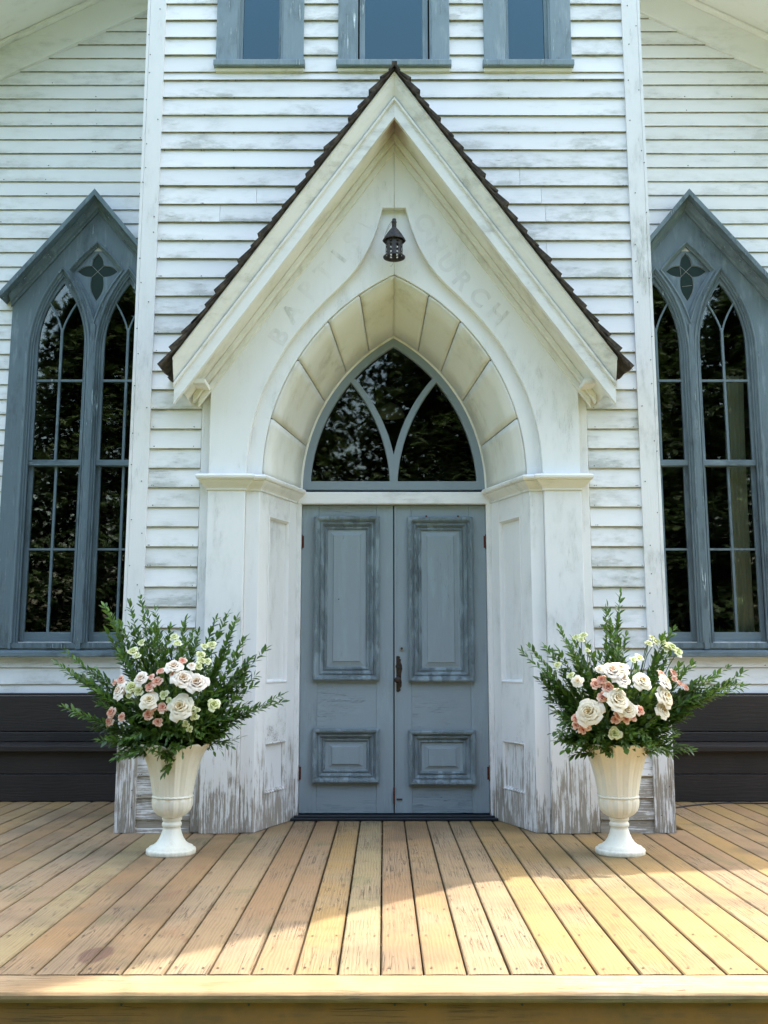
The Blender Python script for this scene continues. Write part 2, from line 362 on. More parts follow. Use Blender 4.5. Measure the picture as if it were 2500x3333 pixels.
# ================================================================ SETTING
XC = .068                       # centre line of the church
YW = -.50                       # tower wall face
YF = -.565                      # porch front (pilasters, gable face)
YR = -.86                       # front of the porch rake
YN = 1.25                       # nave (wing) wall face
GZ = -.55                       # ground
g = MB(); N_ = 60; sz = 120
rows = []
for i in range(N_ + 1):
    row = []
    for j in range(N_ + 1):
        x = (i / N_ - .5) * 2 * sz; y = (j / N_ - .5) * 2 * sz
        row.append((x, y, GZ + (noise.noise(Vector((x * .05, y * .05, 0))) * .25 if abs(x) > 8 or y < -9 else 0)))
    rows.append(row)
mg = Mat('lawn'); v = mg.coords(False); n1 = mg.noise(v, .6, 6.0, .7); n2 = mg.noise(v, 30.0, 4.0, .7)
mg.color(mg.mix(n1, (.07, .11, .03), (.12, .14, .05))); mg.rough(.9); mg.bump(n2, .03)
g.grid(rows).build('ground', mg.m, kind='structure')

# deck ------------------------------------------------------------
PITCHX = .145; DFRONT = -3.257
deck = empty('deck', kind='structure')
JX = -.0112
bm_scr = MB()
bi = 0
for k in range(-33, 34):
    x0 = JX + k * PITCHX; gap = random.uniform(.0055, .0085)
    xa, xb = x0 + gap / 2, x0 + PITCHX - gap / 2
    y0, y1 = DFRONT + random.uniform(-.003, .003), 1.30
    u = (x0 + PITCHX / 2) - XC
    if abs(u) < 1.74: y1 = -.42
    if abs(u) < 1.0: y1 = -.02
    n = 18; rows = []; ra = random.uniform(0, 100)
    for i in range(n + 1):
        y = y0 + (y1 - y0) * i / n
        j1 = noise.noise(Vector((ra, y * .8, 0))) * .0018; j2 = noise.noise(Vector((ra, y * .8, 9))) * .0018
        zz = noise.noise(Vector((ra, y * .5, 5))) * .0025
        rows.append([(xa + j1, y, -.03), (xa + j1, y, -.005 + zz), (xa + .004 + j1, y, -.001 + zz), (xa + .05, y, .0004 + zz), (xb - .05, y, .0004 + zz),
                     (xb - .004 + j2, y, -.001 + zz), (xb + j2, y, -.005 + zz), (xb + j2, y, -.03)])
    m = MB(); m.grid(rows, smooth=False); nn = len(m.v)
    m.f.append(tuple(range(7, -1, -1))); m.sm.append(False); m.f.append(tuple(range(nn - 8, nn))); m.sm.append(False)
    fixn(m.build('deck_board', m_deck, deck))
    y = -3.20
    while y < y1 - .02:
        for dx in (.028, PITCHX - .028):
            cx_, cy_ = x0 + dx + random.uniform(-.006, .006), y + random.uniform(-.012, .012)
            ring = [(cx_ + math.cos(t) * .0056, cy_ + math.sin(t) * .0056, .0034) for t in [k2 * math.pi / 3 for k2 in range(6)]]
            bm_scr.add(ring, [tuple(range(6))])
        y += .405
bm_scr.build('deck_screws', m_nail, deck, kind='stuff')
# framing below the boards
fr = MB()
for y in [-3.2 + .405 * i for i in range(12)]: fr.box(-4.9, 4.9, y - .02, y + .02, -.25, -.032)
fr.build('deck_joists', m_fascia, deck, kind='stuff')
# front edge board with a rounded nose, in two lengths, and the fascia below it
for xa, xb in ((-4.9, 1.95), (1.953, 4.9)):
    prof = [(-.004, -.036), (-.004, -.003), (-.009, 0), (-.150, 0), (-.164, -.004), (-.171, -.012), (-.172, -.022), (-.168, -.032), (-.160, -.037)]
    n = 40; rows = []
    for i in range(n + 1):
        x = xa + (xb - xa) * i / n; jz = noise.noise(Vector((x * .7, 3, 1))) * .0022
        rows.append([(x, DFRONT + a, b + jz - .001) for a, b in prof])
    m = MB(); m.grid(rows, smooth=False); nn = len(m.v); L = len(prof)
    m.f.append(tuple(range(L))); m.sm.append(False); m.f.append(tuple(range(nn - 1, nn - L - 1, -1))); m.sm.append(False)
    fixn(m.build('edge_board', m_deckx, deck))
for xa, xb in ((-4.9, -1.3), (-1.298, 2.4), (2.402, 4.9)):
    bevel(MB().box(xa, xb, DFRONT - .142, DFRONT - .10, -.285, -.038).build('fascia_board', m_fascia, deck))
    bevel(MB().box(xa, xb, DFRONT - .142, DFRONT - .10, -.54, -.289).build('fascia_board', m_fascia, deck))
sc_ = MB()
for px in (395, 810, 1285, 1385, 2030, 2375, 90, 1700):
    p = W(px, 3270, DFRONT - .144)
    sc_.tube([(p.x, DFRONT - .1445, p.z), (p.x, DFRONT - .141, p.z)], .0042, 8)
sc_.build('fascia_screws', m_nail, deck, kind='stuff')

# ================================================================ CHURCH
church = empty('church', 'old white clapboard church front with a gabled gothic porch and blue-grey doors', 'church', (XC, 0, 0))
def U(u): return u            # church parts are written in u = x - XC
# every mesh below is in church space: x=u, y, z

def clapboard(u0, u1, z, ex, y, mat, parent):
    L = u1 - u0
    if L < .03: return
    n = max(2, min(14, int(L / .22))); rs = random.uniform(0, 99); tilt = random.uniform(-.002, .002); top = z + ex + .018
    rows = []
    for i in range(n + 1):
        x = u0 + L * i / n
        jz = noise.noise(Vector((x * 1.7, rs, 0))) * .0028 + tilt * (x - u0); jy = noise.noise(Vector((x * 1.1, rs, 4))) * .0022
        th = .021 + jy
        rows.append([(x, y - .001, z + jz), (x, y - th, z + jz), (x, y - th - .0005, z + jz + .003), (x, y - .004, top), (x, y - .001, top)])
    m = MB(); m.grid(rows, smooth=False); nn = len(m.v)
    m.f.append((4, 3, 2, 1, 0)); m.sm.append(False); m.f.append((nn - 5, nn - 4, nn - 3, nn - 2, nn - 1)); m.sm.append(False)
    m.grid([[r[4] for r in rows], [r[0] for r in rows]], smooth=False)
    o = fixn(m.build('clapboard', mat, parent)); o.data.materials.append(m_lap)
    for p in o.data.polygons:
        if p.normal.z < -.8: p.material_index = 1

APEX_Z, EAVE_Z, EAVE_U = 4.855, 2.914, 1.387
SL = (APEX_Z - EAVE_Z) / EAVE_U
def gothic(a, z0, apex, n=14, uc=0.0):
    """pointed arch outline from left spring to right spring"""
    h = apex - z0; Rr = (h * h + a * a) / (2 * a); th = math.asin(min(1, h / Rr)); out = []
    for i in range(n + 1):
        t = th * i / n; out.append((uc - (Rr * math.cos(t) - (Rr - a)), z0 + Rr * math.sin(t)))
    return out + [(2 * uc - x, z) for x, z in reversed(out[:-1])]

# ---- tower wall
UPW = [(-.931, .304, .125), (0.0, .387, .200), (.931, .304, .125)]   # centre, casing half, glass half
SILLZ = 5.12
holes = [gothic(.92, -.3, 3.70)] + [[(c - h + .06, SILLZ + .03), (c + h - .06, SILLZ + .03), (c + h - .06, 6.9), (c - h + .06, 6.9)] for c, h, gl in UPW]
holes[0] = [(-.92, -.5), *gothic(.90, 2.20, 3.66), (.92, -.5)]
tw = plate('tower_wall', [(-1.715, -.55), (1.715, -.55), (1.715, 11.5), (-1.715, 11.5)], holes, YW + .0, YW + .08, m_clap, church)
EXT = .1297
k = 0; z = .073 - EXT; under_sill = False
while z < 7.0:
    zt = z + EXT; ex_row = EXT + random.uniform(-.001, .001)
    if not under_sill and zt + EXT * .35 > SILLZ - .04:
        zt = SILLZ - .038; ex_row = zt - z; under_sill = True; skip_cut = True
    else: skip_cut = False
    if z < 2.86: segs = [(-1.60, -1.262), (1.262, 1.60)]
    else:
        h = (APEX_Z - z) / SL - .22
        segs = [(-1.60, -h), (h, 1.60)] if h > .05 else [(-1.60, 1.60)]
    if under_sill and not skip_cut:
        cuts = []; last = -1.60
        for c, hh, gl in UPW: cuts.append((last, c - hh + .008)); last = c + hh - .008
        cuts.append((last, 1.60)); segs = cuts
    sg2 = []
    for a, b in segs:
        if b - a > 1.0 and random.random() < .45:
            mdl = random.uniform(a + .3, b - .3); sg2 += [(a, mdl - .001), (mdl + .001, b)]
        else: sg2.append((a, b))
    for a, b in sg2: clapboard(a, b, max(z, -.02), ex_row, YW, m_clap, tw)
    z = zt + random.uniform(-.004, .004)
bevel(MB().box(-1.74, 1.74, YW + .08, 3.2, 9.0, 11.6).build('tower_upper_wall', m_pv, church))
for s in (-1, 1):
    o = MB(); o.box(s * 1.72 - .02, s * 1.72 + .02, YW + .035, 3.2, -.5, 9.0); o.build('side_wall', m_pv, church)
MB().box(-1.70, 1.70, 3.1, 3.2, -.5, 9.0).build('side_wall', m_dark, church)
# corner boards (face board + return on the flank)
for s in (-1, 1):
    m = MB(); rows = []
    n = 26
    for i in range(n + 1):
        z = .002 + 8.9 * i / n; j = noise.noise(Vector((s * 7, z * .9, 0))) * .002
        wi = 1.597 - .0015; wo = 1.722 + j
        ring = [(s * wi, YW + .02, z), (s * wi, YW - .032 + j, z), (s * (wo - .022), YW - .034 + j, z), (s * (wo - .022), YW - .030 + j, z), (s * (wo - .019), YW - .030 + j, z), (s * (wo - .019), YW - .034 + j, z), (s * wo, YW - .034 + j, z), (s * wo, YW + .10, z)]
        rows.append(ring)
    m.grid(rows, smooth=False); m.f.append(tuple(range(8))); m.sm.append(False)
    fixn(m.build('corner_board', m_corner, church))
# nails on corner boards
nl = MB()
for s in (-1, 1):
    for i in range(34):
        zz = .12 + i * .17 + random.uniform(-.06, .06); uu = random.choice((1.62, 1.635, 1.69, 1.705)) * s
        nl.tube([(uu, YW - .0375, zz), (uu, YW - .030, zz)], .0035, 6)
for i in range(190):
    zz = .073 + EXT * random.randint(1, 38) + .016; uu = random.choice((-1.57, -1.31, 1.31, 1.57, -1.1, 1.1, .8, -.8) if zz > 4.3 else (-1.57, -1.30, 1.30, 1.57)) + random.uniform(-.012, .012)
    nl.tube([(uu, YW - .0215, zz), (uu, YW - .010, zz)], .003, 6)
for i in range(150):
    s_ = random.choice((-1, 1)); zz = .60 + .131 * random.randint(1, 42) + .018; uu = s_ * random.choice((1.80, 2.2, 2.61, 3.02, 3.4))
    if 1.1 < zz < 5.05 and abs(abs(uu) - 2.54) < .75: continue
    nl.tube([(uu + random.uniform(-.02, .02), YN - .0225, zz), (uu + random.uniform(-.001, .001), YN - .010, zz)], .004, 6)
nl.build('nail_heads', m_nail, church, kind='stuff')
# base strip at the foot of the tower siding
for s in (-1, 1):
    bevel(MB().box(min(s * 1.265, s * 1.592), max(s * 1.265, s * 1.592), YW - .016, YW, .002, .066).build('base_board', m_clap, church))

# ---- upper windows
for ci, (c, h, gl) in enumerate(UPW):
    wn = empty('window', parent=church)
    wn['label'] = ('narrow left upper window', 'wide middle upper window', 'narrow right upper window')[ci]
    top = 7.0; cw = .145 if ci != 1 else .125
    for s in (-1, 1):
        a, b = sorted((c + s * h, c + s * (h - cw)))
        bevel(MB().box(a, b, YW - .036, YW + .01, SILLZ + .032, top).build('casing', m_uwin, wn), .004)
        a, b = sorted((c + s * (h - cw), c + s * (h - cw - .012)))
        MB().box(a, b, YW - .028, YW + .05, SILLZ + .032, top).build('stop_bead', m_uwin, wn)
        a, b = sorted((c + s * (gl + .002), c + s * (gl + .04)))
        bevel(MB().box(a, b, YW + .012, YW + .05, SILLZ + .05, top).build('sash_stile', m_uwin, wn))
    bevel(MB().box(c - h - .012, c + h + .012, YW - .062, YW + .06, SILLZ - .014, SILLZ + .030).build('sill', m_uwin, wn), .005)
    bevel(MB().box(c - h - .002, c + h + .002, YW - .034, YW + .0, SILLZ - .040, SILLZ - .016).build('sill_apron', m_sof, wn), .003)
    bevel(MB().box(c - gl - .045, c + gl + .045, YW + .014, YW + .055, SILLZ + .031, SILLZ + .072).build('sash_rail', m_uwin, wn))
    MB().box(c - gl - .03, c + gl + .03, YW + .034, YW + .037, SILLZ + .06, top).build('pane', m_gup, wn)
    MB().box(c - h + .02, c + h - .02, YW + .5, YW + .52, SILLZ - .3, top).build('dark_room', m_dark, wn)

# ---- porch pilasters, trim, splays
Z_CAP0, Z_CAP1 = 2.128, 2.222      # cornice under/top
def vboard(name, u0, u1, y0, y1, z0, z1, mat, parent=None, bv=.004):
    a, b = sorted((u0, u1)); return bevel(MB().box(a, b, y0, y1, z0, z1).build(name, mat, parent or church), bv, 2)
for s in (-1, 1):
    vboard('porch_trim', s * 1.258, s * 1.194, YW - .028, YW + .02, .002, 2.98, m_pv)
    pl = vboard('pilaster', s * 1.196, s * .958, YF - .012, YW + .02, .002, Z_CAP0 + .01, m_pv)
    vboard('jamb_board', s * .957, s * .868, YF + .020, YW + .02, .002, Z_CAP0 + .01, m_pv)
# splay: from (.868, YF+.02) to (.640, -.02)
SA = Vector((.868, YF + .022)); SB = Vector((.672, -.035))
def splay_mat(s):
    d = (SB - SA); L = d.length; ex = Vector((s * d.x, d.y, 0)) / L; n = Vector((-s * (-d.y), 0, 0))
    nrm = Vector((s * d.y, -s * d.x * s, 0)); nrm = Vector((-s * d.y, s * s * d.x, 0)) / L   # towards the opening (front/inwards)
    M = Matrix.Identity(4); M.col[0][:3] = ex; M.col[1][:3] = -nrm; M.col[2][:3] = (0, 0, 1); M.col[3][:3] = (s * SA.x, SA.y, 0)
    return M, L
for s in (-1, 1):
    M, L = splay_mat(s)
    sp = empty('splayed_jamb', parent=church)
    def sb(name, a, b, y0, y1, z0, z1, mat=m_pv, bv=.003):
        return bevel(fixn(MB().box(a, b, y0, y1, z0, z1, M).build(name, mat, sp)), bv, 2)
    st0, st1 = .130, L - .115
    sb('stile', 0, st0, 0, .03, .002, Z_CAP0 + .01); sb('stile', st1, L, 0, .03, .002, Z_CAP0 + .01)
    zp = [(ZU(2222, -.25), ZU(1690, -.25)), (ZU(2575, -.25), ZU(2412, -.25))]
    sb('rail', st0 + .0005, st1 - .0005, .001, .03, zp[0][1], Z_CAP0 + .01, m_phl)
    sb('rail', st0 + .0005, st1 - .0005, .001, .03, zp[1][1], zp[0][0], m_phl)
    sb('rail', st0 + .0005, st1 - .0005, .001, .03, .002, zp[1][0], m_pv)
    for z0, z1 in zp:
        sb('panel', st0, st1, .024, .034, z0, z1)
        mb = MB(); w_ = .020
        # ovolo moulding round the panel
        path = [(st0, z0), (st1, z0), (st1, z1), (st0, z1)]
        tmp = MB(); sweep(tmp, path, [(0, -.024), (0, .002), (.007, .004), (.011, -.001), (.018, -.010), (.022, -.024)], closed=True, base=0)
        mb.add([M @ Vector(p) for p in tmp.v], tmp.f); fixn(mb.build('moulding', m_pv, sp))
    # plinth scuff board at the foot
    a, b = sorted((s * .675, s * .640)); bevel(MB().box(a, b, -.045, .05, .002, 2.16).build('door_frame', m_pv, church), .004)
# ---- cornice (capital) along pilaster, step and splay
for s in (-1, 1):
    prof = [(0, -.052), (.006, -.052), (.008, -.040), (.016, -.030), (.030, -.016), (.042, -.004), (.047, .004), (.047, .010), (.060, .012), (.066, .020), (.068, .032), (.060, .042), (.050, .046), (0, .052)]
    path = [(-1.262, YW - .01), (-1.200, YW - .01), (-1.196, YF - .012), (-.958, YF - .012), (-.957, YF + .020), (-.868, YF + .022), (-.640, -.022), (-.62, .0)]
    path = [(-1.200, YW + .01), (-1.200, YF - .014), (-.957, YF - .014), (-.957, YF + .018), (-.866, YF + .018), (-.673, -.036)]
    if s > 0: path = [(-x, y) for x, y in reversed(path)]
    mb = MB(); sweep(mb, path, [(-a, b) for a, b in prof], plane='XY', base=2.176)
    fixn(mb.build('capital_moulding', m_pr, church))
# ---- arch: outer ring on the face, inner ring at the fanlight
AO, ZO, AOT = .858, 2.225, 3.600      # outer half, spring z, apex z  (plane YF+.03)
AI, ZI, AIT = .666, 2.225, 3.360      # inner edge (plane -.03)
outer = gothic(AO, ZO, AOT, 40); inner = gothic(AI, ZI, AIT, 40)
fr_t = [0, .228, .482, .675, .838, 1.0]
sofp = empty('arch_soffit', parent=church)
for s in (0, 1):
    for q in range(5):
        i0, i1 = fr_t[q] * 40, fr_t[q + 1] * 40
        rows = []
        for kx in range(9):
            t = i0 + .12 + (i1 - i0 - .24) * kx / 8
            def at(ring, t):
                i = min(int(t), 39); f = t - i; a, b = ring[i], ring[i + 1]
                return Vector((a[0] * (1 - f) + b[0] * f, a[1] * (1 - f) + b[1] * f))
            po, pi = at(outer, t), at(inner, t)
            row = []
            for f in (0, .25, .5, .75, 1):
                p = po.lerp(pi, f); y = (YF + .046) * (1 - f) + (-.028) * f; sx = 1 if s == 0 else -1
                row.append(Vector((p.x * sx, y, p.y)))
            rows.append(row)
        m = MB(); m.grid(rows, smooth=True); o = fixn(m.build('soffit_panel', m_sof, sofp))
        so = o.modifiers.new('solid', 'SOLIDIFY'); so.thickness = .02; so.offset = -1 if s == 0 else -1
# dark backing behind the panel joints
rows = []
for i in range(81):
    a, b = outer[i], inner[i]
    c0 = Vector((0, 0, ZO + .3)); A = Vector((a[0], YF + .046, a[1])); B = Vector((b[0], -.028, b[1]))
    off = lambda p: Vector((p.x * 1.03 + 0, p.y + .012, ZO + (p.z - ZO) * 1.018))
    rows.append([off(A), off(B)])
fixn(MB().grid(rows).build('soffit_backing', m_dark, sofp))
# bead round the inner edge
mb = MB(); sweep(mb, inner, [(0, 0), (0, .012), (-.010, .018), (-.022, .016), (-.030, .008), (-.030, 0)], base=-.022)
fixn(mb.build('arch_bead', m_sof, church))

# ---- face layers
ogee_px = [(1245.5, 677), (1232, 728), (1214, 779), (1194, 820), (1165, 868), (1117, 923), (1069, 969), (1021, 1018), (982, 1062), (934, 1126), (895, 1193), (862, 1257), (838, 1322), (820, 1388), (809, 1450), (804, 1500), (801, 1546)]
YO = YF - .010
og = [(W(px, py, YO).x - XC, W(px, py, YO).z) for px, py in ogee_px]
og = [(x, z) for x, z in og]
# smooth the curve (Catmull-Rom)
def cr(pts, n=5):
    out = []
    for i in range(len(pts) - 1):
        p0 = pts[max(i - 1, 0)]; p1 = pts[i]; p2 = pts[i + 1]; p3 = pts[min(i + 2, len(pts) - 1)]
        for k in range(n):
            t = k / n; out.append(tuple(.5 * ((2 * p1[j]) + (-p0[j] + p2[j]) * t + (2 * p0[j] - 5 * p1[j] + 4 * p2[j] - p3[j]) * t * t + (-p0[j] + 3 * p1[j] - 3 * p2[j] + p3[j]) * t ** 3) for j in range(2)))
    return out + [pts[-1]]
og = [og[0]] + cr(og[0:])[1:]
og[-1] = (og[-1][0], Z_CAP1 + .004)
FH = (APEX_Z - .37)                   # apex of the gable face
def face_half(z): return min(1.196, (FH - z) / SL + .0)
z_k = FH - 1.196 * SL
for s in (-1, 1):                     # the two face boards meet on the centre line
    ring = [(-.0008, FH), (-.0008, og[0][1])] + [(x, z) for x, z in og] + [(-1.196, Z_CAP1 + .004), (-1.196, z_k)]
    if s > 0: ring = [(-x, z) for x, z in reversed(ring)]
    plate('gable_board', ring, [], YO - .004, YF + .031, m_face, church, bev=.003)
for s in (-1, 1):
    ring = [(-.0006, 3.95 + .25), (-.0006, AOT)] + [(x, z) for x, z in reversed(outer[:41])][1:] + [(-AO, Z_CAP1 + .003), (-.99, Z_CAP1 + .003), (-.99, 2.9), (-.62, 3.7), (-.25, 4.2)]
    if s > 0: ring = [(-x, z) for x, z in reversed(ring)]
    plate('arch_board', ring, [], YF + .032, YF + .062, m_face, church, bev=.002)
# ghost lettering
def letters(word, pts, rots, size):
    for ch, (px, py), ro in zip(word, pts, rots):
        fc = bpy.data.curves.new('t', 'FONT'); fc.body = ch; fc.size = size; fc.align_x = 'CENTER'; fc.align_y = 'CENTER'; fc.extrude = .0006; fc.offset = .004
        t = bpy.data.objects.new('t', fc); COL.objects.link(t); dg = bpy.context.evaluated_depsgraph_get()
        me = bpy.data.meshes.new_from_object(t.evaluated_get(dg)); bpy.data.objects.remove(t)
        p = W(px, py, YO); M = Matrix.Translation((p.x - XC, YO - .0048, p.z)) @ Matrix.Rotation(R(90), 4, 'X') @ Matrix.Rotation(R(ro), 4, 'Z')
        me.transform(M); me.materials.clear(); me.materials.append(m_ghost); me.name = 'letter'
        o = bpy.data.objects.new('letter', me); link(o, church)
cp = lambda x, y: (500 + x / 1.0369, 200 + y / 1.0369)
letters('BAPTIST', [cp(425, 930), cp(470, 850), cp(522, 775), cp(578, 712), cp(628, 660), cp(672, 605), cp(711, 548)], [57, 53, 50, 48, 50, 55, 62], .17)
letters('CHURCH', [cp(912, 545), cp(950, 622), cp(990, 683), cp(1040, 742), cp(1098, 798), cp(1158, 855)], [-64, -56, -51, -48, -45, -44], .17)

# ---- porch roof and rake
roof = empty('porch_roof', parent=church)
YT = YW - .002
def rake(name, d0, d1, y0, y1, mat, u_end, cut='plumb', par=roof, prof=None):
    """board along both rakes lying between perpendicular depths d0,d1 below the crown line"""
    th = math.atan(SL); out = []
    for s in (-1, 1):
        k = 1 / math.cos(th)
        def zz(u, d): return APEX_Z - abs(u) * SL - d * k
        uu = u_end if isinstance(u_end, (list, tuple)) else (u_end, u_end)
        vs = [(0, y, zz(0, d)) for y in (y0, y1) for d in (d0, d1)] + [(s * uu[i], y, zz(uu[i], d)) for y in (y0, y1) for i, d in enumerate((d0, d1))]
        m = MB().add(vs, [(0, 1, 5, 4), (2, 6, 7, 3), (0, 4, 6, 2), (1, 3, 7, 5), (0, 2, 3, 1), (4, 5, 7, 6)])
        o = fixn(m.build(name, mat, par)); bevel(o, .003); out.append(o)
    return out
kperp = math.cos(math.atan(SL))
def rake_sweep(name, prof, mat, ue, y):
    for s in (-1, 1):
        rows = []
        for u in (0, ue):
            rows.append([(s * u, y - b, APEX_Z - u * SL - a / kperp) for a, b in prof])
        m = MB(); m.grid(rows, closed_u=True, smooth=False); L = len(prof); nn = len(m.v)
        m.f.append(tuple(range(L))); m.sm.append(False); m.f.append(tuple(range(nn - 1, nn - L - 1, -1))); m.sm.append(False)
        fixn(m.build(name, mat, roof))
# crown moulding (cyma), small fillet, fascia, soffit, bed moulding
rake_sweep('crown_moulding', [(0, -.01), (0, .060), (.008, .062), (.011, .050), (.024, .046), (.046, .034), (.068, .016), (.080, .006), (.084, -.012), (.0845, -.02)], m_pr, EAVE_U, YR + .05)
rake_sweep('fillet', [(.086, -.02), (.086, .012), (.092, .022), (.101, .021), (.106, .010), (.107, -.02)], m_pr, EAVE_U - .002, YR + .05)
rake_sweep('fascia', [(.1065, 0), (.1065, .004), (.168, .004), (.168, -.03), (.1065, -.03)], m_pr, EAVE_U - .004, YR + .05)
SOFD = .150
rake('soffit_board', SOFD, SOFD + .018, YR + .082, YW, m_sof, 1.33)
rake('bed_moulding', SOFD + .019, SOFD + .052, YO - .055, YO + .004, m_sof, 1.30)
rake('bed_moulding', SOFD + .053, SOFD + .088, YO - .022, YO + .006, m_sof, 1.272)
rake('roof_sheathing', -.004, .018, YR + .004, YT, m_sof, EAVE_U - .01)
# eave ends: soffit box return at the foot of each rake
for s in (-1, 1):
    a, b = sorted((s * 1.20, s * 1.285)); 
    bevel(MB().box(a, b, YR + .10, YW, EAVE_Z - .135, EAVE_Z - .105).build('eave_board', m_sof, roof))
# shingles
rl = math.hypot(EAVE_U + .06, (EAVE_U + .06) * SL); ncr = 21; step = rl / ncr
th = math.atan(SL)
for s in (-1, 1):
    for r in range(ncr):
        y = YR - .035; 
        while y < YT - .01:
            wd = random.uniform(.075, .125); y2 = min(y + wd, YT)
            if y2 < YT - .001 and YT - y2 < .04: y2 = YT
            t_hi = random.uniform(-.002, .002); lo = (r + 1) * step + random.uniform(-.02, .018); hi = max(0, lo - step * 1.9)
            thick = random.uniform(.014, .034)
            def pt(dist, h, yy): return (s * (dist * math.cos(th) + h * math.sin(th)), yy, APEX_Z + .006 - dist * math.sin(th) + h * math.cos(th))
            vs = [pt(hi, .001, y), pt(hi, .004, y), pt(lo, .017 + thick + t_hi, y), pt(lo, .017, y), pt(hi, .001, y2 - .003), pt(hi, .004, y2 - .003), pt(lo, .017 + thick + t_hi, y2 - .003), pt(lo, .017, y2 - .003)]
            m = MB().add(vs, [(0, 1, 2, 3), (4, 7, 6, 5), (1, 5, 6, 2), (0, 3, 7, 4), (2, 6, 7, 3), (0, 4, 5, 1)])
            fixn(m.build('shingle', m_shing, roof)); y = y2
# ridge cap
for s in (-1, 1):
    m = MB(); M = Matrix.Translation((0, 0, APEX_Z + .032)) @ Matrix.Rotation(s * th, 4, 'Y')
    a, b = sorted((0, s * .05)); fixn(m.box(a, b, YR - .035, YT, -.001, .012, M).build('ridge_cap', m_shing, roof))
bevel(MB().box(-.018, .018, YR - .03, YR + .06, APEX_Z + .02, APEX_Z + .062).build('ridge_block', m_shing, roof))

# ---- transom, fanlight
bevel(MB().box(-.667, .667, -.052, .04, ZU(1640, -.05), ZU(1601, -.05)).build('transom_bar', m_ph, church), .006, 3)
fan = empty('fanlight', parent=church)
FZ0 = ZU(1598, 0) + .002; FT = ZU(1098, 0)
FA = .643
fo = gothic(FA, FZ0, FT, 24)
def inset(a, z0, ap, d): return (a - d, z0, ap - d * 1.28)
ia, iz, iap = inset(FA, FZ0, FT, .060)
Z_b = FZ0 + .062
# inner openings: two lancets and the top kite, cut by two arcs that spring from the centre mullion
hI = iap - Z_b; Ri = ((iap - FZ0) ** 2 + ia * ia) / (2 * ia)
def outx(z): # inner edge of the frame at height z (half width)
    return math.sqrt(max(0, Ri ** 2 - (z - FZ0) ** 2)) - (Ri - ia)
# mullion arcs: mirror of the frame arc, shifted so that they spring at u=0
def arcx(z, off): # right-hand curving arc edge as function of z (positive u), springing at centre
    return (Ri + 0) - math.sqrt(max(0, Ri ** 2 - (z - FZ0) ** 2)) + off
barw = .026
def left_lancet():
    out = []; z = Z_b; N = 26
    # find apex where arcx(z,barw)=outx
    lo, hi = Z_b, iap
    for _ in range(50):
        md = (lo + hi) / 2
        if arcx(md, barw) < outx(md): lo = md
        else: hi = md
    za = lo
    L_ = [(-outx(Z_b + (za - Z_b) * i / N), Z_b + (za - Z_b) * i / N) for i in range(N + 1)]
    R_ = [(-arcx(Z_b + (za - Z_b) * i / N, barw), Z_b + (za - Z_b) * i / N) for i in range(N, -1, -1)]
    return L_ + R_[1:]
lan = left_lancet(); lanr = [(-x, z) for x, z in reversed(lan)]
def kite():
    N = 24; lo, hi = Z_b, iap
    for _ in range(50):
        md = (lo + hi) / 2
        if arcx(md, -barw) < outx(md): lo = md
        else: hi = md
    zc = lo
    # bottom where arcx(z,-barw)=0
    a, b = FZ0, zc
    for _ in range(50):
        md = (a + b) / 2
        if arcx(md, -barw) < 0: a = md
        else: b = md
    zb = a
    Rr = [(arcx(zb + (zc - zb) * i / N, -barw), zb + (zc - zb) * i / N) for i in range(N + 1)]
    Tt = [(outx(zc + (iap - zc) * i / N), zc + (iap - zc) * i / N) for i in range(1, N + 1)]
    half = Rr + Tt; return half + [(-x, z) for x, z in reversed(half[1:-1])]
kit = kite()
plate('frame', fo + [], [lan, lanr, kit], -.030, .012, m_fan, fan, bev=.005)
for ring in (lan, lanr, kit): plate('pane', [(x * 1.0, z) for x, z in ring], [], .0145, .0165, m_gfan, fan)
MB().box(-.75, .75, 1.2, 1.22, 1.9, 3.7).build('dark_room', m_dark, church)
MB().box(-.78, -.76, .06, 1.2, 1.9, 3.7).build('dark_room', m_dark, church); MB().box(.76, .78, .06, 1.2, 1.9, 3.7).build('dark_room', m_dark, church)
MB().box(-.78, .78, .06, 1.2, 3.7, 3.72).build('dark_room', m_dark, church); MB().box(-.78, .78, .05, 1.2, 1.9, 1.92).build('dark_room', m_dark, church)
# back of the recess (closes the wall round doors)
plate('recess_wall', [(-1.0, -.3), (1.0, -.3), (1.0, 3.9), (-1.0, 3.9)], [[(-.636, -.2), (.636, -.2), (.636, 2.2)] + list(reversed(gothic(.626, 2.2, 3.28)))[1:-1] + [(-.636, 2.2)]], .045, .06, m_dark, church)
# reed lampshade hanging inside, seen through the fanlight
c = W(1272, 1335, .6); rows = []
for i in range(15):
    t = i / 14; rr = .105 * math.sin(t * math.pi / 2 + .12) + (.004 if i % 2 else 0); zz = .11 * (1 - t)
    rows.append([(math.cos(a) * rr + c.x, .6 + math.sin(a) * rr, c.z - .05 + zz) for a in [2 * math.pi * k / 28 for k in range(28)]])
ls = MB().grid(rows, closed_u=True).build('pendant_lampshade', m_shade)
ls['label'] = 'ribbed dome lampshade hanging in the dark behind the fanlight'; ls['category'] = 'lampshade'

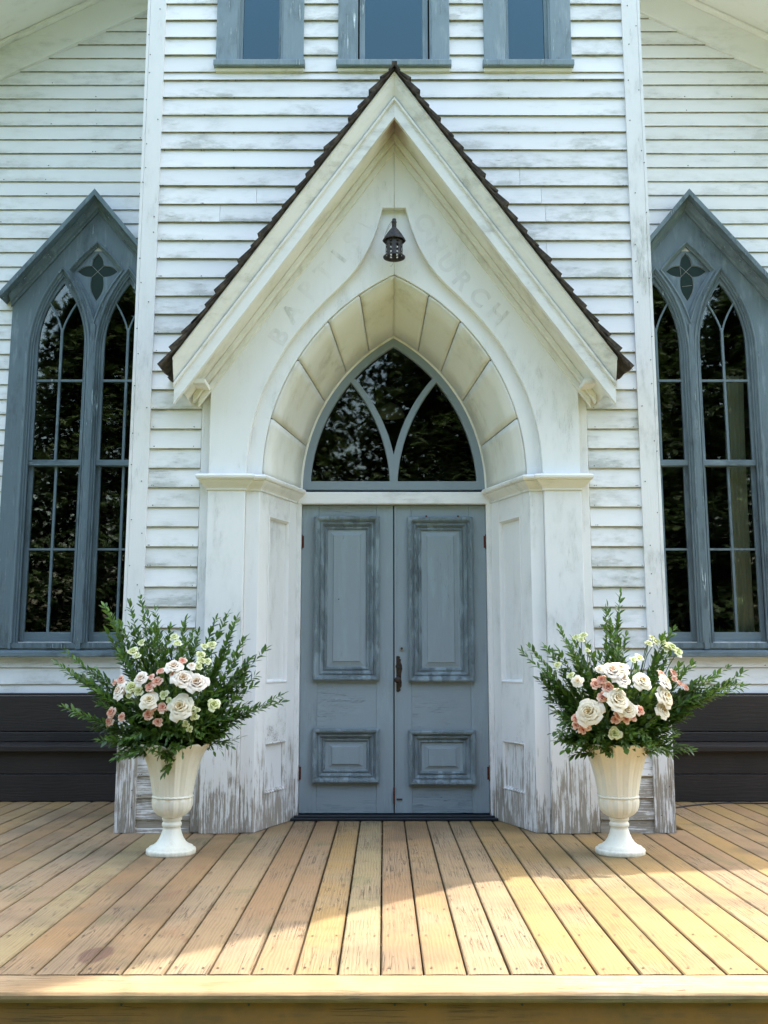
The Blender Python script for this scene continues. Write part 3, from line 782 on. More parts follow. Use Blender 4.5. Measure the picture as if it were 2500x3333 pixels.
# ---- doors
DP = lambda x, y: (900 + x / 2.0107, 1600 + y / 2.0107)
def dw(x, y): p = W(*DP(x, y), 0.0); return p.x - XC, p.z
DZ1 = ZU(1646, 0); DZ0 = .040
leaves = []
for s, nm in ((-1, 'left'), (1, 'right')):
    d = empty('door', parent=church)
    e0, e1 = (s * .004, s * .638)
    lo, hi = sorted((e0, e1))
    stw = .116; a0, a1 = lo + stw, hi - stw
    def db(name, x0, x1, y0, y1, z0, z1, mat=m_door, bv=.0025): return bevel(MB().box(x0, x1, y0, y1, z0, z1).build(name, mat, d), bv, 2)
    db('stile', lo, a0, -.008, .032, DZ0, DZ1); db('stile', a1, hi, -.008, .032, DZ0, DZ1)
    # panel rectangles measured on the photograph
    if s < 0: up = ((230, 165), (660, 1238)); lw = ((218, 1550), (652, 1905))
    else: up = ((855, 172), (1283, 1245)); lw = ((858, 1560), (1303, 1918))
    rects = []
    for (p, q) in (up, lw):
        z1 = dw(*p)[1]; z0 = dw(*q)[1]; cxu = (dw(*p)[0] + dw(*q)[0]) / 2; rects.append((z0, z1))
    pw = .226
    cxp = (lo + hi) / 2 - (.004 if s < 0 else -.002)
    # rails
    zs = [(rects[0][1] - .03, DZ1), (rects[1][1] - .03, rects[0][0] + .03), (DZ0, rects[1][0] + .03)]
    for z0, z1 in zs: db('rail', a0 + .0005, a1 - .0005, -.0065, .030, z0, z1, m_doorh)
    db('panel_ground', a0, a1, .002, .03, rects[0][0], rects[0][1]); db('panel_ground', a0, a1, .002, .03, rects[1][0], rects[1][1])
    for qi, (z0, z1) in enumerate(rects):
        x0, x1 = cxp - pw, cxp + pw
        path = [(x0, z0), (x1, z0), (x1, z1), (x0, z1)]
        prof = [(0, .004), (0, .032), (.003, .040), (.012, .044), (.024, .041), (.034, .028), (.040, .019), (.044, .024), (.052, .026), (.059, .018), (.070, .004), (.076, .010), (.083, .011), (.089, .003), (.100, -.006), (.116, -.007)]
        kz = .62 if qi else 1.0
        m = MB(); sweep(m, path, [(a * (1 if not qi else .93), b) for a, b in prof], closed=True, base=0.0)
        fixn(m.build('moulding', m_mould, d))
        inx = .132; inz = .126 if qi else .128
        pn = MB(); 
        bx0, bx1, bz0, bz1 = x0 + inx, x1 - inx, z0 + inz * (.95 if qi else 1), z1 - inz * (.95 if qi else 1)
        ro = [(x0 + .108, z0 + .105), (x1 - .108, z0 + .105), (x1 - .108, z1 - .105), (x0 + .108, z1 - .105)]
        ri = [(bx0, bz0), (bx1, bz0), (bx1, bz1), (bx0, bz1)]
        ri2 = [(bx0 + .003, bz0 + .003), (bx1 - .003, bz0 + .003), (bx1 - .003, bz1 - .003), (bx0 + .003, bz1 - .003)]
        rows = [[(x, .001, z) for x, z in ro], [(x, -.004, z) for x, z in ri], [(x, -.010, z) for x, z in ri2]]
        pn.grid(rows, closed_u=True, smooth=False); pn.f.append((8, 9, 10, 11)); pn.sm.append(False)
        o = pn.build('panel', m_door, d); fixn(o)
        o.data.flip_normals() if o.data.polygons[-1].normal.y > 0 else None
    # hinges
    for py in (330, 1842):
        zc = dw(150, py)[1]
        m = MB().tube([(s * .6395, -.012, zc - .045), (s * .6395, -.012, zc + .045)], .0065, 10); m.tube([(s * .6395, -.012, zc - .052), (s * .6395, -.012, zc + .052)], .0035, 8)
        m.box(*sorted((s * .624, s * .637)), -.0105, -.008, zc - .042, zc + .042); m.build('hinge', m_rust, d)
    if s > 0:
        # meeting bead on the right leaf
        db('astragal', lo, lo + .012, -.014, -.008, DZ0, DZ1)
        lx, lz = dw(820, 1028)
        m = MB().tube([(lx, -.018, lz), (lx, -.006, lz)], .0195 / 2 * 1.25, 20); m.build('cylinder_lock', m_steel, d)
        m = MB().tube([(lx, -.020, lz), (lx, -.012, lz)], .0085, 16); m.build('lock_core', m_iron, d)
        ex_, ez1 = dw(788, 1076); _, ez0 = dw(788, 1312); ex_ += .007
        h = ez1 - ez0
        wprof = [(a_, b_ * 1.35) for a_, b_ in [(0, .004), (.03, .012), (.07, .008), (.10, .016), (.16, .013), (.25, .020), (.36, .022), (.48, .017), (.62, .016), (.72, .019), (.84, .018), (.90, .011), (.95, .014), (1.0, .003)]]
        ring = [(ex_ - w_, ez1 - t * h) for t, w_ in wprof] + [(ex_ + w_, ez1 - t * h) for t, w_ in reversed(wprof)]
        plate('escutcheon', ring, [], -.013, -.008, m_brass, d, bev=.001)
        kz = dw(783, 1232)[1]
        rows = []
        for r_, y_ in ((.006, -.010), (.007, -.030), (.014, -.036), (.0215, -.046), (.023, -.056), (.020, -.064), (.011, -.069), (.0005, -.070)):
            rows.append([(ex_ - .002 + math.cos(t) * r_, y_, kz + math.sin(t) * r_) for t in [2 * math.pi * k / 20 for k in range(20)]])
        fixn(MB().grid(rows, closed_u=True).build('knob', m_brass, d))
        kz2 = dw(788, 1145)[1]
        m = MB().tube([(ex_, -.019, kz2), (ex_, -.008, kz2)], .017, 18); m.build('keyhole_ring', m_brass, d)
        m = MB().tube([(ex_, -.021, kz2), (ex_, -.012, kz2)], .009, 14); m.build('keyhole_core', m_black, d)
        for px in (980, 1187):
            sx, szz = dw(px, 163); MB().tube([(sx, -.014, szz), (sx, -.005, szz)], .0065, 12).build('bolt_head', m_rust, d)
        bx, bz = dw(770, 2010); m = MB().box(bx - .006, bx + .006, -.018, -.008, bz - .03, bz + .075); m.box(bx - .004, bx + .055, -.013, -.009, bz - .006, bz + .002); m.build('foot_bolt', m_rust, d)
    else:
        sx, szz = dw(408, 705); MB().tube([(sx, -.013, szz), (sx, -.005, szz)], .004, 10).build('bolt_head', m_iron, d)
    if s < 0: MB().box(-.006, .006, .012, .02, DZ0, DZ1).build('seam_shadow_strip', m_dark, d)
th_ = MB().box(-.685, .685, -.085, .04, .003, .018); th_.box(-.665, .665, -.062, .04, .0185, .032)
bevel(th_.build('threshold', m_black, church), .003)

# ---- nave wings
NH = 4.5; RS = .525
def rz(u): return 6.82 - (abs(u) - 2.19) * RS          # underside line of the frieze against the wall
WU = 2.540
wings = {}
for s in (-1, 1):
    ring = [(1.70, -.5), (NH, -.5), (NH, rz(NH) + .4), (1.70, rz(1.7) + .4)]
    hole = [(WU - .57, 1.20), (WU + .57, 1.20), (WU + .57, 4.15), (WU + .30, 4.55), (WU - .30, 4.55), (WU - .57, 4.15)]
    if s < 0: ring = [(-x, z) for x, z in ring]; hole = [(-x, z) for x, z in hole]
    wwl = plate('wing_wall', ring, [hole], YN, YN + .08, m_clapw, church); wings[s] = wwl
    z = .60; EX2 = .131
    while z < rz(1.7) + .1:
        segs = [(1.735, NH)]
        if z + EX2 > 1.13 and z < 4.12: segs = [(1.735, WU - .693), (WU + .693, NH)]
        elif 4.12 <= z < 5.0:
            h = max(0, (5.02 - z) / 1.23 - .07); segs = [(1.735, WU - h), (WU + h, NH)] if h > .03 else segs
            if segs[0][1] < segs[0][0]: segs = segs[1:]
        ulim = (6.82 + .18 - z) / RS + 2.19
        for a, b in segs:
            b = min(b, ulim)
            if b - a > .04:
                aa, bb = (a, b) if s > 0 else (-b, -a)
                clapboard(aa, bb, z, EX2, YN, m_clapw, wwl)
        z += EX2 + random.uniform(-.002, .002)
    # frieze, soffit and rake fascia of the nave gable
    def slab(name, za, zb, y0, y1, ua, ub, mat):
        vs = []
        for y in (y0, y1):
            for u_ in (ua, ub):
                for dz in (za, zb): vs.append((s * u_, y, rz(u_) + dz))
        m = MB().add(vs, [(0, 1, 3, 2), (4, 6, 7, 5), (0, 4, 5, 1), (2, 3, 7, 6), (0, 2, 6, 4), (1, 5, 7, 3)])
        return bevel(fixn(m.build(name, mat, church)), .004)
    slab('frieze_board', 0, .315, YN - .045, YN, 1.6, NH, m_clapw)
    slab('bed_board', .300, .33, YN - .10, YN - .046, 1.6, NH, m_pr)
    slab('nave_soffit', .335, .355, .58, YN, 1.6, NH + .3, m_pr)
    slab('nave_rake_fascia', .25, .42, .54, .578, 1.6, NH + .3, m_pr)
    slab('nave_roof', .425, .50, .52, 13.0, .0, NH + .42, m_roof)
    # side wall of the nave
    MB().box(*sorted((s * NH, s * (NH - .1))), YN + .09, 13, -.5, rz(NH) + .42).build('side_wall', m_clapw, church)
    # dark room behind the window
    rb = MB(); c = s * WU
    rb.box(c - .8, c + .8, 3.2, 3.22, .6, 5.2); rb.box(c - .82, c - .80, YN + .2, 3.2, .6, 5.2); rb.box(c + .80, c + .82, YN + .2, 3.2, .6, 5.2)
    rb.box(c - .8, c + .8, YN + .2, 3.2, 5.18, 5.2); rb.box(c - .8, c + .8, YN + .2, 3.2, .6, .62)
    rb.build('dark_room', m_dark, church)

# ---- gothic side windows
CH = .545          # opening of both lights either side of centre
def lerp(a, b, t): return a + (b - a) * t
YC = YN - .035     # casing face
for s in (-1, 1):
    c = s * WU
    wn = empty('gothic_window', parent=church)
    wn['label'] = 'tall twin-light window left of the porch' if s < 0 else 'tall twin-light window right of the porch'
    # casing board with both lancets and the quatrefoil field cut out
    ZS = 3.62; LA, LTOP = .262, 4.385; LC = .283
    lanL = [(c - LC - LA, 1.19)] + gothic(LA, ZS, LTOP, 14, c - LC) + [(c - LC + LA, 1.19)]
    lanR = [(c + LC - LA, 1.19)] + gothic(LA, ZS, LTOP, 14, c + LC) + [(c + LC + LA, 1.19)]
    # top field: kite between the two lancets and two arcs meeting on the centre line
    kz0, kzs, kzt = 3.88, 4.36, 4.62
    kt = [(c, kz0)]
    for i in range(1, 9):
        t = i / 8; kt.append((c + lerp(.0, .235, t) - .03 * math.sin(t * math.pi), lerp(kz0, kzs, t)))
    for i in range(1, 9):
        t = i / 8; kt.append((c + lerp(.235, 0, t) + .014 * math.sin(t * math.pi), lerp(kzs, kzt, t)))
    kt = kt + [(2 * c - x, z) for x, z in reversed(kt[1:-1])]
    apex, low_, hw = 4.93, 4.11, .70
    ring = [(c - hw, 1.145), (c + hw, 1.145), (c + hw, low_), (c, apex), (c - hw, low_)]
    plate('casing', ring, [lanL, lanR, kt], YC, YC + .05, m_win, wn, bev=.003)
    # recessed field with the four-lobed light
    qz = 4.368
    def lobe(dx, dz, L_, w_):
        pts = []
        for i in range(9):
            t = i / 8; pts.append((L_ * t, w_ * math.sin(math.pi * min(1, .12 + .88 * t)) ** .8))
        return pts
    q = []
    b_ = .050
    def arcp(p0, p1, bulge, n=7):
        p0 = Vector(p0); p1 = Vector(p1); d = p1 - p0; nn = Vector((d.y, -d.x)).normalized()
        return [tuple(p0.lerp(p1, i / n) + nn * bulge * math.sin(math.pi * i / n)) for i in range(n)]
    P = [(b_, b_), (0, .165), (-b_, b_), (-.175, 0), (-b_, -b_), (0, -.27), (b_, -b_), (.175, 0)]
    P = [(x, z) for x, z in P]
    bl = [.016, .016, .016, .016, .028, .028, .016, .016]
    for i in range(8):
        p0 = P[i]; p1 = P[(i + 1) % 8]; q += arcp(p0, p1, bl[i])
    qr = [(c + x, qz + z) for x, z in q]
    kt2 = [(c + (x - c) * 1.06, 4.3 + (z - 4.3) * 1.06) for x, z in kt]
    plate('quatrefoil_board', kt2, [qr], YC + .038, YC + .060, m_win, wn, bev=.002)
    plate('quatrefoil_pane', [(c + x * .99, qz + z * .99) for x, z in q], [], YC + .050, YC + .052, m_ggreen, wn)
    ld = MB()
    for a, b in (((b_, b_), (-b_, -b_)), ((-b_, b_), (b_, -b_))): ld.tube([(c + a[0], YC + .047, qz + a[1]), (c + b[0], YC + .047, qz + b[1])], .0022, 5)
    if s > 0:
        ld.tube([(c - b_, YC + .047, qz + b_), (c - b_ + .006, YC + .047, qz - b_)], .002, 5); ld.tube([(c - b_ + .01, YC + .047, qz - .135), (c + b_ - .004, YC + .047, qz - .125)], .002, 5)
    pr_ = q + [q[0]]
    ld.tube([(c + x * .985, YC + .047, qz + z * .985) for x, z in pr_], .0016, 5, caps=False)
    ld.build('lead_came', m_lead, wn)
    # mouldings round lancets and kite
    for path in (lanL, lanR):
        inw = 1
        m = MB(); sweep(m, path, [(.006, -.03), (.006, .010), (0, .016), (-.008, .015), (-.013, .004), (-.015, -.008), (-.024, -.012), (-.028, -.022), (-.034, -.016), (-.042, -.020), (-.042, -.045)], base=YC)
        fixn(m.build('arch_moulding', m_win, wn))
    m = MB(); half = kt[:]; sweep(m, kt, [(-.004, -.03), (-.004, .008), (.002, .013), (.009, .010), (.013, -.004), (.018, -.014), (.026, -.018), (.028, -.03)], closed=True, base=YC)
    fixn(m.build('field_moulding', m_win, wn))
    # sashes
    YS = YC + .042
    zmeet0, zmeet1 = ZU(1514, YS), ZU(1497, YS); zmu = ZU(1238, YS); zml = ZU(1786, YS); zb = ZU(2057, YS)
    for cc in (c - LC, c + LC):
        ga = .197
        # upper sash: frame with pointed glass opening
        go = gothic(ga + .034, ZS - .02, LTOP - .055, 14, cc)
        gi = [(cc - ga, zmeet1 + .002)] + gothic(ga, 3.70, 4.262, 14, cc) + [(cc + ga, zmeet1 + .002)]
        plate('upper_sash', [(cc - ga - .034, zmeet0)] + go + [(cc + ga + .034, zmeet0)], [gi], YS, YS + .035, m_win, wn, bev=.003)
        Rg = ((4.262 - 3.70) ** 2 + ga * ga) / (2 * ga)
        hwid = lambda z: math.sqrt(max(0, Rg * Rg - (z - 3.70) ** 2)) - (Rg - ga) if z > 3.70 else ga
        trx = lambda z: .145 * (max(0, z - 3.80) / .33) ** 1.55
        ti = next(i_ for i_ in range(1, 400) if trx(3.8 + i_ * .001) >= hwid(3.8 + i_ * .001)); zt_ = 3.8 + ti * .001
        zs_ = [3.80 + (zt_ - 3.80) * i_ / 8 for i_ in range(9)]; zo_ = [zmu] + [3.70 + (zt_ - 3.70) * i_ / 8 for i_ in range(9)]
        for sg in (-1, 1):
            plate('pane', [(cc + sg * hwid(z), z) for z in zo_] + [(cc + sg * trx(z), z) for z in reversed(zs_[:-1])] + [(cc, zmu)], [], YS + .020, YS + .0225, m_glass, wn)
            plate('pane', [(cc, zmeet1), (cc + sg * ga, zmeet1), (cc + sg * ga, zmu), (cc, zmu)], [], YS + .020, YS + .0225, m_glass, wn)
        top_ = [(trx(z), z) for z in zs_] + [(hwid(zt_ + (4.262 - zt_) * i_ / 6), zt_ + (4.262 - zt_) * i_ / 6) for i_ in range(1, 7)]
        plate('pane', [(cc + x, z) for x, z in top_] + [(cc - x, z) for x, z in reversed(top_[1:-1])], [], YS + .020, YS + .0225, m_glass, wn)
        m = MB(); m.box(cc - .0095, cc + .0095, YS + .004, YS + .034, zmeet1, 3.86); m.box(cc - ga, cc + ga, YS + .0055, YS + .033, zmu - .0095, zmu + .0095)
        # Y tracery
        for sg in (-1, 1):
            pts = []
            for i in range(9):
                t = i / 8; pts.append((cc + sg * (.145 * t ** 1.55), YS + .012, 3.80 + .33 * t))
            m.tube(pts, .0085, 6)
        m.build('muntin', m_win, wn)
        # lower sash sits one plane further in
        YL = YS + .036
        lx = ga - .006
        m = MB(); m.box(cc - ga - .034, cc - lx, YL, YL + .035, 1.205, zmeet0 + .03); m.box(cc + lx, cc + ga + .034, YL, YL + .035, 1.205, zmeet0 + .03)
        bevel(m.build('lower_sash', m_win, wn))
        bevel(MB().box(cc - lx, cc + lx, YL + .001, YL + .034, 1.195, zb).build('bottom_rail', m_winh, wn))
        bevel(MB().box(cc - ga - .036, cc + ga + .036, YS - .004, YL + .034, zmeet0 - .003, zmeet1).build('meeting_rail', m_winh, wn))
        for a_, b_ in ((cc - lx, cc), (cc, cc + lx)):
            for c_, d_ in ((zb, zml), (zml, zmeet0)): MB().box(a_, b_, YL + .018, YL + .0205, c_, d_).build('pane', m_glass, wn)
        m = MB(); m.box(cc - .0095, cc + .0095, YL + .003, YL + .033, zb, zmeet0); m.box(cc - lx, cc + lx, YL + .0045, YL + .032, zml - .0085, zml + .0085)
        m.build('muntin', m_win, wn)
    # centre post and outer stops
    bevel(MB().box(c - .021, c + .021, YC - .016, YC + .06, 1.135, 3.88).build('mullion', m_win, wn), .006, 3)
    for sg in (-1, 1): bevel(MB().box(*sorted((c + sg * .545, c + sg * .567)), YC - .010, YC + .02, 1.14, ZS + .02).build('stop_bead', m_win, wn), .003)
    # sill
    m = MB(); vs = [(c - .73, YC - .065, 1.078), (c + .73, YC - .065, 1.078), (c + .73, YC - .065, 1.118), (c - .73, YC - .065, 1.118), (c - .73, YC + .05, 1.078), (c + .73, YC + .05, 1.078), (c + .73, YC + .05, 1.143), (c - .73, YC + .05, 1.143)]
    m.add(vs, [(0, 1, 2, 3), (3, 2, 6, 7), (4, 7, 6, 5), (0, 4, 5, 1), (0, 3, 7, 4), (1, 5, 6, 2)]); bevel(fixn(m.build('sill', m_winh, wn)), .005)
    # hood
    HS = 1.215; HA = 5.035; HE = .755
    kk = math.sqrt(1 + HS * HS)
    def hoodpart(name, prof, ue):
        m = MB()
        for sg in (-1, 1):
            rows = [[(c + sg * u, YC - b, HA - u * HS - a * kk) for a, b in prof] for u in (0, ue)]
            k0 = len(m.v); m.grid(rows, closed_u=True, smooth=False); L = len(prof); nn = len(m.v)
            m.f.append(tuple(range(nn - 1, nn - L - 1, -1))); m.sm.append(False)
        fixn(m.build(name, m_win, wn))
    hoodpart('hood_board', [(0, -.02), (0, .150), (.006, .152), (.034, .150), (.036, .145), (.036, -.02)], HE)
    hoodpart('hood_moulding', [(.037, 0), (.037, .085), (.045, .085), (.052, .068), (.062, .050), (.072, .040), (.080, .022), (.092, .018), (.094, 0)], HE - .05)

# ================================================================ OTHER THINGS
# ---- benches
for s in (-1, 1):
    b = empty('bench', ('dark stained plank bench against the wall left of the porch' if s < 0 else 'dark stained plank bench against the wall right of the porch'), 'bench', (XC + s * 3.0, .98, 0), group='dark benches against the church wall')
    x0, x1 = sorted((s * (1.745 - 3.0), s * (4.4 - 3.0)))
    def bb(name, y0, y1, z0, z1): return bevel(MB().box(x0, x1, y0 - .98, y1 - .98, z0, z1).build(name, m_bench, b), .004)
    bb('back_plank', 1.165, 1.195, .495, .770); bb('back_plank', 1.172, 1.198, .772, .792); bb('back_rail', 1.150, 1.195, .415, .488)
    bb('seat', .775, 1.155, .385, .412); bb('seat_edge', .762, .7745, .372, .414)
    bb('front_board', .815, .84, .004, .20); bb('front_board', .815, .84, .204, .384)
    for q in (.02, .5, .98):
        xx = x0 + (x1 - x0) * q; bevel(MB().box(max(x0, xx - .02), min(x1, xx + .02), -.13, .17, .0, .384).build('leg', m_bench, b), .003)
# ---- cord on the deck at the right
pts = []
for i in range(40):
    t = i / 39; x = 1.86 + 2.6 * t; y = -.02 + .62 * min(1, t * 4) ** .5 + .03 * math.sin(t * 9) - .05 * t
    pts.append((x, y + .12, .006))
cdm = MB().tube(pts, .005, 6).build('extension_cord', m_cord); cdm['label'] = 'thin black cord lying across the deck boards in front of the right bench'; cdm['category'] = 'cord'

# ---- lantern
lp = W(1283, 780, -.66); LS = 1.0
lan_ = empty('lantern', 'black punched iron lantern hanging over the arch point', 'lantern', (lp.x, -.66, ZU(848, -.66)))
Nn = 48
def ring(r, z, n=Nn, wob=0.0): return [(math.cos(2 * math.pi * k / n) * (r + wob * math.cos(8 * 2 * math.pi * k / n)), math.sin(2 * math.pi * k / n) * (r + wob * math.cos(8 * 2 * math.pi * k / n)), z) for k in range(n)]
zb_, zt_ = .030, .135
zr = [zb_, .034, .038, .044, .050, .056, .100, .106, .112, .118, .124, zt_]
m = MB(); rows = [ring(.0555, z) for z in zr]
vs = [p for r in rows for p in r]; fs = []
for i in range(len(rows) - 1):
    for k in range(Nn):
        kk_ = k % 6
        slot = (5 <= i <= 5) and kk_ in (2, 3)
        hole = (i in (2, 3) and kk_ in (2, 3)) or (i in (8, 9) and kk_ in (2, 3))
        low_hole = False
        if slot or hole: continue
        a = i * Nn + k; b2 = i * Nn + (k + 1) % Nn; fs.append((a, b2, b2 + Nn, a + Nn))
m.add(vs, fs, True)
o = m.build('body', m_iron, lan_); sm = o.modifiers.new('s', 'SOLIDIFY'); sm.thickness = .003
m = MB(); m.grid([ring(.072, .020), ring(.073, .024), ring(.066, .028), ring(.0560, .031), ring(.0540, .028), ring(.060, .022), ring(.072, .020)], closed_u=True); m.build('base_ring', m_iron, lan_)
m = MB(); m.grid([ring(.072, .133, wob=.002), ring(.075, .138, wob=.002), ring(.070, .148, wob=.0015), ring(.052, .180, wob=.001), ring(.034, .205), ring(.020, .222), ring(.016, .228)], closed_u=True)
o = m.build('cap', m_iron, lan_); sm = o.modifiers.new('s', 'SOLIDIFY'); sm.thickness = .002
m = MB(); m.grid([ring(.015, .226), ring(.015, .262), ring(.0175, .264), ring(.0175, .270), ring(.0145, .272), ring(.0135, .288), ring(.010, .290), ring(.001, .290)], closed_u=True); m.build('chimney', m_iron, lan_)
m = MB()
m.tube([(-.066, 0, .145), (-.060, .0, .180), (-.040, .0, .235), (-.024, 0, .262), (-.012, 0, .280)], .0012, 5); m.tube([(-.050, -.01, .190), (-.034, -.012, .225), (-.022, 0, .248), (-.014, 0, .270)], .001, 5)
m.tube([(0, 0, .288), (.0, .05, .31), (.0, .115, .325)], .0018, 5); m.tube([(0, .04, .02), (-.008, .03, -.01), (-.020, .03, -.030), (-.028, .03, -.022)], .0008, 5)
m.build('hanging_wire', m_iron, lan_)
m = MB(); m.grid([ring(.001, .165, 16), ring(.012, .165, 16), ring(.014, .12, 16), ring(.018, .10, 16), ring(.014, .075, 16), ring(.001, .068, 16)], closed_u=True); m.build('bulb', flat('bulb_glass', (.65, .66, .64), .2), lan_)

# ---- urns
def urn(px, label):
    base = W(px, 2777, 0)  # direction only
    Yb = -1.165; X = (px - CX) / F * ((Yb - CAM.y) / (math.cos(PITCH) + (2777 - CY) / F * math.sin(PITCH)))
    u_ = empty('urn', label, 'urn', (X, Yb, 0), group='cream fluted urns beside the doors')
    def zc(y): return CAM.z + (Yb - CAM.y) * math.tan(PITCH - math.atan((2400 + y / 5.53 - CY) / F))
    hpx = 1 / 5.53 * 5.37 / F
    z0 = zc(2060)   # disc top reference
    def zz(y): return max(0.0, zc(y) - zc(2092))
    NA = 160
    def rr(y_half, z, flute, lobes=12, scal=0.0, amp=0.0):
        row = []
        for k in range(NA):
            a = 2 * math.pi * k / NA
            r = y_half
            if flute: # raised ribs in pairs between broad shallow flutes
                c_ = math.cos(lobes * a); r += 1.5 * flute * (abs(math.sin(lobes * a / 2)) ** .7 - .6)
                r += flute * .9 * math.exp(-((((a * lobes / (2 * math.pi)) % 1) - .5) / .07) ** 2)
            row.append((math.cos(a) * r, math.sin(a) * r, z + (scal * (abs(math.sin(lobes * a / 2)) ** .6) if scal else 0)))
        return row
    foot = [(0, 0), (.1325, 0), (.1345, .004), (.1350, .020), (.1325, .026), (.125, .028), (.121, .031), (.118, .038), (.098, .046), (.080, .060), (.066, .080), (.056, .104), (.049, .128), (.0465, .140), (.0505, .143), (.0535, .149), (.0540, .157), (.0515, .163), (.0475, .166), (.0480, .171), (.0535, .178), (.0545, .187), (.0500, .192)]
    m = MB(); m.grid([[(math.cos(2 * math.pi * k / 64) * r, math.sin(2 * math.pi * k / 64) * r, z) for k in range(64)] for r, z in foot], closed_u=True)
    m.build('pedestal', m_urn, u_)
    bowl = [(.048, .190, 0), (.062, .196, .001), (.080, .208, .003), (.095, .226, .004), (.1045, .250, .004), (.1075, .275, .004), (.1075, .292, .003), (.1065, .297, .0)]
    m = MB(); m.grid([rr(r, z, f, 12) for r, z, f in bowl], closed_u=True); m.build('bowl', m_urn, u_)
    m = MB(); m.grid([[(math.cos(2 * math.pi * k / 96) * r, math.sin(2 * math.pi * k / 96) * r, z + (.0015 * math.cos(24 * 2 * math.pi * k / 96))) for k in range(96)] for r, z in ((.1045, .296), (.1115, .297), (.1135, .302), (.1115, .307), (.106, .309))], closed_u=True); m.build('band', m_urn, u_)
    trum = [(.1055, .307, .002), (.108, .325, .003), (.1125, .36, .004), (.119, .40, .0045), (.128, .44, .005), (.140, .48, .005), (.156, .52, .005), (.174, .545, .007), (.194, .565, .008)]
    rows = [rr(r, z, f, 12, scal=.018 * max(0, (z - .46) / .106) ** 2) for r, z, f in trum]
    rows += [rr(.2005, .571, .008, 12, scal=.022), rr(.196, .571, .008, 12, scal=.021), rr(.168, .548, .005, 12, scal=.012), rr(.150, .52, .003), rr(.12, .45, 0), rr(.10, .36, 0)]
    m = MB(); m.grid(rows, closed_u=True); m.build('trumpet', m_urn, u_)
    return u_, X, Yb
uL, XL, YL_ = urn(556.5, 'cream fluted urn to the left of the doors, holding the left flowers')
uR, XR, YR_ = urn(2019, 'cream fluted urn to the right of the doors, holding the right flowers')

# ---- flowers
def leafmat(name, a, b, tip):
    m = Mat(name); v = m.coords(); geo = m.n('NewGeometry'); n1 = m.noise(geo.outputs['Position'], 9.0, 3.0, .6); n2 = m.noise(geo.outputs['Position'], 60.0, 2.0, .6)
    at = m.n('Attribute'); at.attribute_name = 'tone'
    c = m.mix(at.outputs['Fac'], a, b); c = m.mix(m.math('MULTIPLY', m.ramp(n1, .5, .72), .4), c, tip)
    m.color(c); m.rough(.38); m.bs.inputs['Specular IOR Level'].default_value = .45
    # light passing through thin leaves
    tr = m.n('BsdfTranslucent'); m.l(m.mix(.5, c, (.25, .42, .04)), tr.inputs[0]); mx = m.n('MixShader'); mx.inputs[0].default_value = .28
    m.l(m.bs.outputs[0], mx.inputs[1]); m.l(tr.outputs[0], mx.inputs[2]); m.l(mx.outputs[0], m.out.inputs[0]); return m.m
m_leaf = leafmat('ruscus_leaf', (.028, .070, .018), (.095, .19, .030), (.16, .27, .05))
def petalmat(name, inn, outc, edge):
    m = Mat(name); at = m.n('Attribute'); at.attribute_name = 'tone'
    c = m.mix(m.ramp(at.outputs['Fac'], 0.0, .75), inn, outc); c = m.mix(m.ramp(at.outputs['Fac'], .85, 1.0), c, edge)
    m.color(c); m.rough(.55); m.bs.inputs['Specular IOR Level'].default_value = .2
    tr = m.n('BsdfTranslucent'); m.l(c, tr.inputs[0]); mx = m.n('MixShader'); mx.inputs[0].default_value = .25
    m.l(m.bs.outputs[0], mx.inputs[1]); m.l(tr.outputs[0], mx.inputs[2]); m.l(mx.outputs[0], m.out.inputs[0]); return m.m
m_cream = petalmat('cream_petal', (.76, .58, .28), (.84, .76, .58), (.87, .81, .69))
m_blush = petalmat('blush_petal', (.80, .58, .38), (.85, .77, .66), (.87, .81, .73))
m_pink = petalmat('pink_petal', (.76, .28, .17), (.84, .50, .37), (.86, .68, .56))
m_lime = petalmat('lime_petal', (.52, .58, .18), (.74, .75, .42), (.82, .82, .60))

